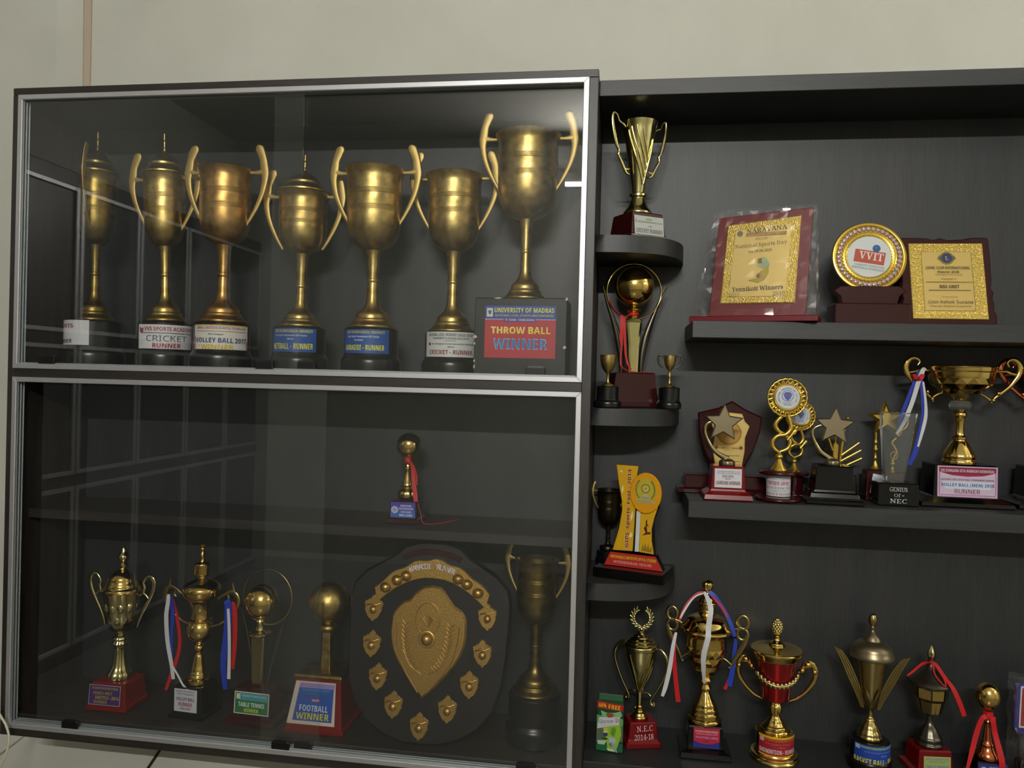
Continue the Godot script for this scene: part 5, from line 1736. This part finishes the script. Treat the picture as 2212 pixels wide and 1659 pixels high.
func bottom_row():
	var t: Node3D
	var s: Shape
	# green pack
	set_k(1.125, 0.992)
	t = thing("drink_powder_pack", "small green glucose powder pack with red offer band beside the stile", "pack", Vector3(-0.0111, 0.6085, -0.13), -4)
	s = sh()
	s.stack([[0, 27, 13], [2, 28, 14], [106, 28, 14], [110, 27, 9], [118, 26, 2.5], [120, 26, 1]], 2)
	var bag = put("carton", s, mats.green_pack, t)
	s = sh()
	print_on(s, [["p", [-28, 78, 28, 74, 28, 50, -28, 54], "5c9a58"], ["p", [-20, 88, -6, 84, 10, 86, 22, 90, 26, 82, 20, 74, 0, 70, -16, 74], "7cb07c"], ["p", [-28, 108, 29, 104, 27, 90, -28, 93], "9c1c24"], ["t", "66%", -16, 99.5, 9, 16, "e0b414", "B", -3], ["t", "FREE", 9, 97.5, 9, 25, "e0b414", "B", -3], ["p", [-28, 52, 28, 60, 28, 26, -28, 18], "54644e"], ["p", [-28, 20, 0, 14, 28, 22, 28, 3, -28, 3], "1c5c38"], ["p", [-12, 52, 22, 62, 25, 40, 20, 22, 14, 4, -4, 8, -6, 20, -8, 34], "8ab42c"], ["p", [-14, 52, -4, 52, -2, 38, -12, 40], "b4bc24"], ["p", [4, 52, 10, 56, 14, 50, 10, 34, 2, 40], "5c8c24"], ["c", -9, 39, 5.5, "3c4048"], ["p", [-14, 41, -4, 42, -6, 46, -12, 46], "b8bcc8"], ["p", [-16, 31, -2, 30, -6, 27, -14, 28], "28381c"], ["p", [-2, 34, 12, 32, 14, 24, 6, 16, 0, 22], "a8b4c4"], ["c", 4, 18, 4, "5c5c70"], ["p", [-26, 24, -6, 26, -10, 16, -24, 16], "a4c4ac"], ["p", [-6, 9, 14, 9, 12, 3, -2, 4], "b8d09c"], ["p", [2, 22, 8, 20, 18, 4, 16, 1.5, 10, 6], "8a94a8"], ["p", [-23, 74, 21, 78, 20, 62, -27, 49], "c4c4ca"], ["p", [-9, 82, -4, 85, 4, 85, 9, 82, 4, 76, -4, 75], "8a4030"], ["t", "Glucose-", -7, 67, 8, 32, "30424c", "BI", 8], ["t", "D", 15.5, 71, 8.5, 8, "b04048", "SB", 6], ["t", "with vitamin D & minerals", -5, 59, 2.4, 26, "b48898", "R", 10]], 0.0, 14.0)
	put("lettering", s, mats.ink, bag)

	# slender cup with a laurel finial
	set_k(1.151, 0.986)
	t = thing("laurel_cup", "slender pale gold cup with an open laurel finial on a red lettered base", "trophy", Vector3(0.0622, 0.6085, -0.185), 14)
	var base = slab_base(t, [[0, 38, 33], [2, 39, 34], [10, 38, 33], [14, 34, 29], [18, 32, 27.5], [49, 30, 25.5], [52, 28, 23]], mats.red_lacquer, 3)
	s = sh()
	print_on(s, [["t", "N.E.C", 2, 41, 12, 34, "d0b8bc", "SBI", 4], ["t", "2014-18", 1, 23, 12, 41, "d0b8bc", "S", 3]], 0.0, 28.4)
	put("lettering", s, mats.ink, base)
	s = sh()
	s.lathe([17, 52, 19, 54, 19, 58, 16, 61, 14, 65, 10, 68, 9, 71, 11, 73, 11, 75, 8, 77, 6, 80, 6.5, 86], 36, V(-3, 0))
	put("foot", s, mats.gold, t)
	s = sh()
	s.lathe([6, 84, 7, 95, 9, 112, 14, 128, 20, 146, 26, 162, 31, 178, 34, 192, 36, 203, 37, 205, 37, 208, 35, 209], 44, V(-3, 0))
	put("bowl", s, mats.gold_pale, t)
	s = sh()
	var prof = func(y): return lerpf(7.0, 34.5, pow(clampf((y - 95) / 100.0, 0, 1), 0.95))
	for e in [-14.0, 166.0]:
		spiral_leaf(s, prof, e + 34, e - 20, 198, 110, 6, 0.4)
		spiral_leaf(s, prof, e + 52, e - 6, 186, 112, 6, 0.4)
		spiral_leaf(s, prof, e - 42, e - 18, 196, 118, 6, 0.4)
		spiral_leaf(s, prof, e + 66, e + 10, 168, 116, 5, 0.4)
	for c in [s]:
		pass
	var lf = put("leaf_relief", s, mats.gold_pale, t)
	lf.position = V(-3, 0) * K
	s = sh()
	s.lathe([37, 208, 38, 210, 36, 213, 31, 215, 31, 218, 25, 220, 25, 223, 18, 226, 16, 229, 10, 232, 7, 236, 8, 239, 8, 242, 5, 244, 4, 247], 40, V(-3, 0))
	put("lid", s, mats.gold_pale, t)
	s = sh()
	for e in [-1.0, 1.0]:
		var c = V(-2, 268)
		for i in 8:
			var a = deg_to_rad(-88 + i * 19)
			var p0 = c + V(e * 19 * cos(a), 20 * sin(a))
			var p1 = c + V(e * 19 * cos(a + 0.34), 20 * sin(a + 0.34))
			s.sweep([p0, p1], 3, 3, Vector3(0, 0, 1), 6)
			var th = atan2((p1 - p0).y, (p1 - p0).x)
			leaf(s, p0, th - e * 0.6, 12, 5)
			leaf(s, p0, th + e * 0.4, 10, 5)
	var wr = put("laurel_finial", s, mats.gold_pale, t)
	wr.rotation_degrees.y = -14
	for e in [-1.0, 1.0]:
		s = sh()
		var q := []
		for v in [[30, 206, 6], [38, 208, 8], [48, 202, 9], [56, 188, 8], [57, 170, 7], [50, 148, 6], [40, 126, 5], [30, 107, 5], [24, 96, 5], [25, 88, 6], [31, 85, 7], [30, 93, 4]]:
			q.append_array([e * v[0] * 1.08 - 3, v[1], v[2]])
		s.blade(q, 6)
		s.blade([e * 26 - 3, 104, 5, e * 18 - 3, 108, 6, e * 10 - 3, 106, 3], 5)
		var o = put("handle", s, mats.gold_pale, t)
		o.rotation_degrees.y = -40

	# tall lidded cup with ribbons
	set_k(1.126, 0.97)
	t = thing("ribboned_cup", "tall lidded gold cup with diamond cut bowl and ribbons hung from its knob", "trophy", Vector3(0.2151, 0.6085, -0.168), 0)
	slab_base(t, [[0, 52, 44], [2, 53, 45], [13, 52, 44], [17, 40, 34], [19, 37, 31], [62, 36, 30], [65, 34, 28]], mats.black_gloss, 1.5)
	label_on(t, "label", V(2, 41, 30.6), 54, 42, 0, "b01c34", [["p", [-27, -6, -14, -11, 0, -12.5, 14, -11, 27, -6, 27, -21, -27, -21], "242c80"], ["t", "SRI KONGARA SITA RAMAIAH MEMORIAL", 0, 14, 4.5, 48, "d0a8b0"], ["t", "NATIONAL LEVEL TOURNAMENT GUNTUR", 0, 8.5, 3, 44, "c490a0"], ["t", "VOLLEY BALL (MEN)", 0, 1, 5, 46, "a890c8"], ["t", "2015", 0, -6, 4, 9, "3c2c58"]], "red and blue printed label", Vector3(-1.3, 0, 0))
	s = sh()
	s.lathe([33, 65, 35, 67, 35, 72, 32, 75, 30, 76, 30, 85, 28, 87, 27, 88, 27, 95, 24, 98, 23, 104, 18, 112, 13, 122, 10, 128, 9, 131, 12, 134, 13, 138, 10, 142, 8, 145, 9, 148, 13, 151, 14, 155, 11, 159, 9, 162], 40, V(0, 0), 8, 0.04)
	put("stem", s, mats.gold, t)
	s = sh()
	s.lathe([9, 160, 14, 163, 20, 168], 36)
	facet_band(s, [[20, 168], [27, 179], [32, 190], [36, 200], [40, 210], [43, 220], [44.5, 230]], 16, Vector3.ZERO, 0.045)
	s.lathe([44, 229, 44, 246, 46, 254, 54, 260, 57, 264, 56, 267, 52, 266], 48)
	put("bowl", s, mats.gold, t)
	s = sh()
	s.lathe([55, 266, 56, 270, 51, 274, 47, 278, 42, 286, 34, 291, 27, 294, 19, 296, 17, 300, 18, 302, 18, 305, 17, 307, 18, 309, 18, 313, 17, 318, 21, 320, 21, 323, 18, 326, 14, 333, 9, 338, 6, 341, 5, 346, 6, 349], 44)
	put("lid", s, mats.gold, t)
	s = sh()
	s.lathe([4, 347, 8, 349, 11, 354, 12, 359, 11, 364, 7, 368, 3, 370, 0, 370.5], 40, V(0, 0), 10, 0.08)
	put("finial", s, mats.gold, t)
	for e in [-1.0, 1.0]:
		s = sh()
		s.sweep(ring_at(e * 75, 288, 11, 14, 0, 28), 8, 5, Vector3(0, 0, 1), 8, true)
		s.sweep(ring_at(e * 74, 263, 11, 12, 0, 28), 8, 5, Vector3(0, 0, 1), 8, true)
		s.blade([e * 84, 262, 8, e * 78, 242, 12, e * 68, 222, 11, e * 58, 204, 8, e * 52, 190, 5, e * 48, 188, 4], 5)
		s.blade([e * 70, 275, 8, e * 60, 272, 7, e * 50, 268, 6], 5)
		s.blade([e * 54, 194, 5, e * 44, 202, 5, e * 37, 206, 4], 5)
		var o = put("handle", s, mats.gold_dull, t)
		o.rotation_degrees.y = -14
	ribbon(t, [V(-8, 345, 6), V(-2, 335, 14), V(4, 318, 24), V(3, 301, 30), V(0, 291, 42), V(-2, 283, 50), V(-3, 275, 57), V(-4, 264, 62), V(-11, 225, 56), V(-9, 190, 42), V(-4, 153, 20)], [5.0, 9.0, 11.0, 11.0, 11.0, 11.0, 11.0, 11.0, 11.0, 9.0, 5.0], mats.ribbon_white)
	ribbon(t, [V(-6, 344, 4), V(-22, 340, 6), V(-40, 322, 10), V(-52, 302, 16), V(-60, 284, 20)], [5.0, 6.0, 7.0, 7.0, 5.0], mats.ribbon_red)
	ribbon(t, [V(-10, 342, 6), V(-30, 332, 9), V(-50, 305, 18), V(-58, 290, 22)], [3.0, 3.0, 4.0, 3.0], mats.ribbon_white)
	ribbon(t, [V(-66, 258, 20), V(-72, 230, 24), V(-78, 180, 24), V(-86, 140, 24), V(-92, 120, 24)], [5.0, 8.0, 9.0, 9.0, 6.0], mats.ribbon_white)
	ribbon(t, [V(-68, 255, 18), V(-70, 222, 22), V(-66, 170, 23), V(-58, 110, 23)], [5.0, 8.0, 9.0, 10.0], mats.ribbon_red)
	ribbon(t, [V(2, 346, 5), V(14, 336, 8), V(34, 310, 12), V(50, 278, 18), V(56, 258, 20)], [8.0, 11.0, 8.0, 8.0, 7.0], mats.ribbon_blue)
	ribbon(t, [V(8, 338, 9), V(26, 320, 12), V(40, 298, 16)], [3.0, 5.0, 4.0], mats.ribbon_red)
	ribbon(t, [V(60, 250, 8), V(58, 220, 10), V(54, 180, 11), V(49, 148, 11)], [6.0, 9.0, 11.0, 10.0], mats.ribbon_blue)
	ribbon(t, [V(56, 190, 7), V(48, 160, 8), V(40, 140, 9)], [4.0, 6.0, 7.0], mats.ribbon_red)

	# red two-handled cup
	set_k(1.112, 0.946)
	t = thing("red_cup", "shiny red cup with gold rope handles, garland and cone finial, badmintion label", "trophy", Vector3(0.3800, 0.6085, -0.168), 0)
	s = sh()
	s.lathe([52, 0, 54, 1, 54, 5, 51, 8, 52, 10, 51, 13, 45, 15, 43, 18, 42, 20, 42, 56, 43, 58, 40, 60, 0, 60], 56)
	put("base", s, mats.gold, t)
	wrap_label(t, 38, 42 * KR + 0.4, 92, 44, 4, "a01c28", [["r", 0, 20, 92, 5, "d0a81c"], ["r", 0, -20, 92, 5, "d0a81c"], ["r", -37, 13, 10, 9, "c4a8a8"], ["t", "ACHARYA NAGARJUNA UNIVERSITY", 6, 14, 4.4, 74, "c07830"], ["t", "INTER COLLEGIATE TOURNAMENT 2016", 4, 7, 3, 66, "a86060"], ["t", "(Men)", 6, 1, 3, 12, "b07878"], ["t", "BADMINTION - RUNNER", 0, -9, 9, 84, "c8c4c4"]], "red and yellow label lettered in white")
	s = sh()
	s.lathe([32, 60, 33, 62, 31, 65, 27, 66, 26, 70, 22, 73, 18, 78, 16, 83, 12, 88, 10, 92, 11, 96, 14, 99, 15, 106, 14, 113, 11, 118, 10, 121, 13, 123, 15, 125], 40, V(0, 0), 8, 0.05)
	put("stem", s, mats.gold, t)
	s = sh()
	s.lathe([14, 124, 26, 126, 29, 129, 33, 150, 38, 176, 43, 200, 47, 217, 47, 219], 56)
	put("bowl", s, mats.red_cup, t, "shiny red bowl")
	s = sh()
	s.lathe([46, 216, 49, 217, 53, 224, 57, 231, 58, 234, 56, 236, 50, 236, 40, 237, 26, 239, 18, 241, 17, 244, 16, 248, 12, 251, 8, 254, 6, 259, 6, 264, 8, 266], 56)
	put("lid", s, mats.gold, t)
	s = sh()
	for j in 7:
		var f = (j + 0.5) / 7.0
		var r = 11.0 * sin(PI * (0.12 + 0.82 * f)) * (1.0 - 0.25 * f)
		var n = 9
		for i in n:
			var a = TAU * (i + 0.5 * (j % 2)) / n
			s.ball(V(r * sin(a), 268 + 32 * f, r * cos(a)), 3.0, 8, 1.3)
	s.lathe([4, 265, 9, 272, 9, 284, 5, 297, 0, 302], 16)
	put("cone_finial", s, mats.gold_pale, t)
	s = sh()
	var gar := []
	for i in 25:
		var a = deg_to_rad(-72 + i * 6.0)
		var y = 194 - 26 * cos(a)
		var r = (37 + (y - 168) * 0.22) * KR + 4
		gar.append(V(r * 1.06 * sin(a), y, r * cos(a)))
	s.sweep(gar, 9, 7, null, 8)
	for i in gar.size():
		s.ball(gar[i] + V(0, 2.8 * (1 if i % 2 else -1), 0.5), 4.4, 8)
		s.ball(gar[i] + V(0, 0, 2.2), 3.0, 8)
	put("garland", s, mats.gold_pale, t)
	for e in [-1.0, 1.0]:
		s = sh()
		s.blade([e * 46, 188, 7, e * 54, 197, 10, e * 61, 209, 13, e * 72, 209, 13, e * 80, 196, 12, e * 79, 178, 10, e * 72, 162, 9, e * 60, 146, 8, e * 44, 132, 7, e * 30, 126, 4, e * 27, 124, 3], 7)
		s.ball(V(e * 64, 207, 2), 8.5, 14)
		s.ball(V(e * 78, 193, 2), 6, 12)
		s.ball(V(e * 52, 195, 6), 6, 12)
		var o = put("handle", s, mats.gold, t)
		o.rotation_degrees.y = -4

	# domed silver-gold cup with wings
	set_k(1.093, 0.907)
	t = thing("winged_cup", "tarnished gold cup with domed lid and fluted wing handles, blue basket ball label", "trophy", Vector3(0.5955, 0.6085, -0.165), 0)
	round_base(t, 44, 62)
	wrap_label(t, 38, 44.6 * KR, 96, 46, 6, "1c3f9c", [["r", 4, 18, 84, 6, "3c6c9c"], ["t", "ACHARYA NAGARJUNA UNIVERSITY", 6, 18.5, 4.4, 78, "b4b81c"], ["r", -40, 17, 10, 9, "a8b0c8"], ["t", "INTER COLLEGIATE TOURNAMENT", 6, 10, 3, 64, "6c84c4"], ["t", "(Men)", 14, 3, 3.4, 14, "8c9ccc"], ["t", "BASKET BALL - RUNNER", 10, -11, 13, 116, "ccc828"]], "blue label lettered in yellow")
	s = sh()
	s.lathe([26, 62, 28, 64, 28, 68, 26, 71, 25, 76, 21, 82, 18, 90, 13, 96, 10, 100, 12, 102, 10, 105, 7, 108, 6, 112, 5, 120, 8, 126], 40, V(0, 0), 12, 0.04)
	put("foot", s, mats.gold_dull, t)
	s = sh()
	s.lathe([7, 125, 12, 130, 16, 145, 20, 162, 24, 182, 27, 202, 31, 224, 34, 237], 48)
	put("bowl", s, mats.gold_dull, t)
	s = sh()
	for i in 6:
		var a = TAU * (i + 0.4) / 6
		var d = V(sin(a), 0, cos(a))
		s.sweep([d * 9 * KR + V(0, 128), d * 17 * KR + V(0, 145), d * 23 * KR + V(0, 160), d * 27 * KR + V(0, 174)], [8.0, 16.0, 12.0, 0.8], 2.5, d, 8)
	put("petals", s, mats.gold_dull, t)
	s = sh()
	s.lathe([33, 235, 48, 237, 50, 240, 49, 246, 46, 252, 43, 260, 36, 267, 27, 272, 22, 274, 20, 277, 16, 283, 10, 289, 6, 293, 5, 296, 8, 298, 8, 300, 5, 302, 4, 305], 52)
	put("lid", s, mats.pewter, t)
	s = sh()
	s.lathe([4, 304, 8, 309, 10, 316, 9, 323, 6, 329, 0, 332], 24, V(0, 0), 8, 0.06)
	put("finial", s, mats.gold_dull, t)
	for e in [-1.0, 1.0]:
		s = sh()
		for i in 4:
			var w = i * 1.0
			s.blade([e * (74 - w * 4), 248 - w * 1.5, 3, e * (62 - w * 4.5), 226, 5, e * (46 - w * 5), 190, 6, e * (31 - w * 4), 158, 5, e * (18 - w * 1.5), 126, 3], 4, i * 0.8)
		var o = put("wing_handle", s, mats.gold_dull, t)
		o.rotation_degrees.y = -14

	# small octagonal cup
	set_k(1.09, 0.879)
	t = thing("octagonal_cup", "small dark cup with eight flat gold panels, pointed lid and red ribbon on red base", "trophy", Vector3(0.7324, 0.6085, -0.18), 6)
	slab_base(t, [[0, 46, 40], [1, 47, 41], [9, 46, 40], [12, 37, 32], [50, 34, 29], [53, 32, 27]], mats.red_lacquer)
	label_on(t, "label", V(2, 24, 32.5), 56, 36, 0, "98a860", [["t", "NARAYANA ENGINEERING COLLEGE", 0, 13, 4, 48, "6c7c98"], ["t", "SPORTS DAY", 0, 7, 3.4, 34, "6c7c78"], ["t", "TABLE TENNIS", 0, -4, 7, 48, "5c78a8"], ["t", "RUNNER", 0, -13, 6, 30, "4c5c98"]], "pale green label", Vector3(-3, 0, 0))
	s = sh()
	s.lathe([29, 53, 31, 55, 31, 59, 28, 62, 28, 70, 25, 74, 20, 84, 16, 90, 10, 97, 7, 104, 6, 116, 9, 122, 12, 125], 40, V(0, 0), 10, 0.03)
	put("stem", s, mats.gunmetal, t)
	s = sh()
	for r in [[[14, 124], [26, 126], [27, 129], [33, 152], [34, 154]], [[35, 155], [38, 158], [39, 160], [41, 180], [42, 182]]]:
		var lv := []
		for q in r:
			lv.append(q)
		for j in lv.size() - 1:
			for i in 8:
				var a0 = TAU * (i - 0.44) / 8
				var a1 = TAU * (i + 0.44) / 8
				s.quad(V(lv[j][0] * KR * sin(a0), lv[j][1], lv[j][0] * KR * cos(a0)), V(lv[j][0] * KR * sin(a1), lv[j][1], lv[j][0] * KR * cos(a1)), V(lv[j + 1][0] * KR * sin(a1), lv[j + 1][1], lv[j + 1][0] * KR * cos(a1)), V(lv[j + 1][0] * KR * sin(a0), lv[j + 1][1], lv[j + 1][0] * KR * cos(a0)))
	put("panels", s, mats.gold, t, "flat polished gold panels")
	s = sh()
	s.lathe([12, 123, 25, 126, 31, 152, 34, 154, 36, 158, 39, 182, 42, 184], 8)
	put("bowl", s, mats.gunmetal, t)
	s = sh()
	s.lathe([40, 183, 51, 186, 52, 190, 48, 194, 38, 201, 26, 210, 15, 218, 9, 226, 7, 232, 9, 235, 6, 238], 44)
	put("lid", s, mats.gunmetal, t)
	s = sh()
	s.lathe([4, 237, 8, 241, 10, 247, 9, 254, 5, 262, 0, 269], 24, V(0, 0), 5, 0.1)
	put("finial", s, mats.gold_pale, t)
	ribbon(t, [V(-6, 234, 8), V(4, 230, 12), V(14, 210, 28), V(24, 194, 42), V(36, 166, 48), V(46, 138, 50)], [7.0, 8.0, 9.0, 9.0, 10.0, 9.0], mats.ribbon_red)
	ribbon(t, [V(-6, 234, 9), V(-22, 230, 8), V(-42, 214, 10), V(-56, 204, 12)], [6.0, 6.0, 5.0, 3.0], mats.ribbon_red)
	ribbon(t, [V(-2, 232, 11), V(-4, 214, 24), V(2, 202, 36), V(10, 196, 42), V(12, 206, 32), V(6, 224, 16)], 3.0, mats.ribbon_red)

	# ball trophy with two red tails
	set_k(1.068, 0.851)
	t = thing("ball_trophy", "gold ball trophy with two long red ribbon tails over a blue labelled foot", "trophy", Vector3(0.8501, 0.6085, -0.16), 0)
	slab_base(t, [[0, 36, 32], [1, 37, 33], [8, 36, 32], [10, 31, 27], [42, 30, 26], [45, 28, 24]], mats.black_gloss)
	label_on(t, "label", V(1, 26, 26.8), 58, 34, 0, "2a2f80", [["c", -18, 4, 7, "a8a8bc"], ["t", "NARAYANA", 6, 10, 4, 26, "b0a8a0"], ["t", "ENGINEERING", 6, 3, 4, 30, "b0b0c8"], ["t", "COLLEGE", 6, -4, 4, 22, "b0b0c8"]], "blue label with a white seal")
	s = sh()
	s.lathe([25, 45, 28, 47, 28, 52, 25, 58, 20, 64, 16, 72, 17, 75, 12, 82, 10, 92, 8, 104, 6, 116, 7, 120, 9, 124, 7, 128, 6, 140, 9, 146], 36)
	put("stem", s, mats.copper, t)
	s = sh()
	s.ball(V(-1, 178), 34 * KR, 40)
	put("ball", s, mats.gold, t)
	s = sh()
	s.lathe([7, 130, 12, 131, 13, 136, 12, 143, 8, 145], 24)
	put("ribbon", s, mats.ribbon_red, t)
	ribbon(t, [V(-8, 138, 10), V(-18, 130, 12), V(-28, 100, 14), V(-38, 66, 20), V(-50, 30, 28)], [10.0, 10.0, 11.0, 10.0, 6.0], mats.ribbon_red)
	ribbon(t, [V(6, 138, 10), V(6, 126, 12), V(10, 100, 14), V(16, 66, 24), V(18, 44, 29), V(16, 20, 30)], [10.0, 10.0, 11.0, 12.0, 12.0, 8.0], mats.ribbon_red)

	# wrapped plaque cut by the picture edge
	set_k(1.058, 0.825)
	t = thing("wrapped_award", "blue and red framed award in shiny plastic wrap at the end of the bottom row", "trophy", Vector3(0.963, 0.6085, -0.16), 0)
	slab_base(t, [[0, 46, 34], [1, 47, 35], [9, 46, 34], [11, 40, 29], [40, 38, 27], [42, 36, 25]], mats.maroon)
	s = sh()
	s.lathe([18, 42, 20, 45, 16, 50, 10, 60, 8, 76, 10, 90, 14, 98, 10, 104], 30)
	put("stem", s, mats.gold, t)
	s = sh()
	s.prism([V2(-50, 104), V2(50, 104), V2(56, 120), V2(56, 212), V2(-52, 214), V2(-56, 120)], -4, 4, 1)
	var panel = put("panel", s, paper_mat("2a2468"), t)
	s = sh()
	print_on(s, [["p", [-46, 118, 48, 118, 50, 208, -44, 208], "c4c0d0"], ["p", [-43, 122, 45, 122, 47, 204, -41, 204], "8a2418"], ["t", "SPORTS MEET", 2, 185, 9, 74, "d0b0a8"], ["t", "RUNNER", 2, 150, 9, 50, "d0b0a8"]], 0.0, 4.0)
	put("lettering", s, mats.ink, panel)
	s = wrap_sheet(film_ring(-52, 52, -38, 38, -62, 62, -10, 12, 232), 16, 9, 6.0)
	put("plastic_wrap", s, mats.wrap_film, t, "crinkled clear plastic wrap")
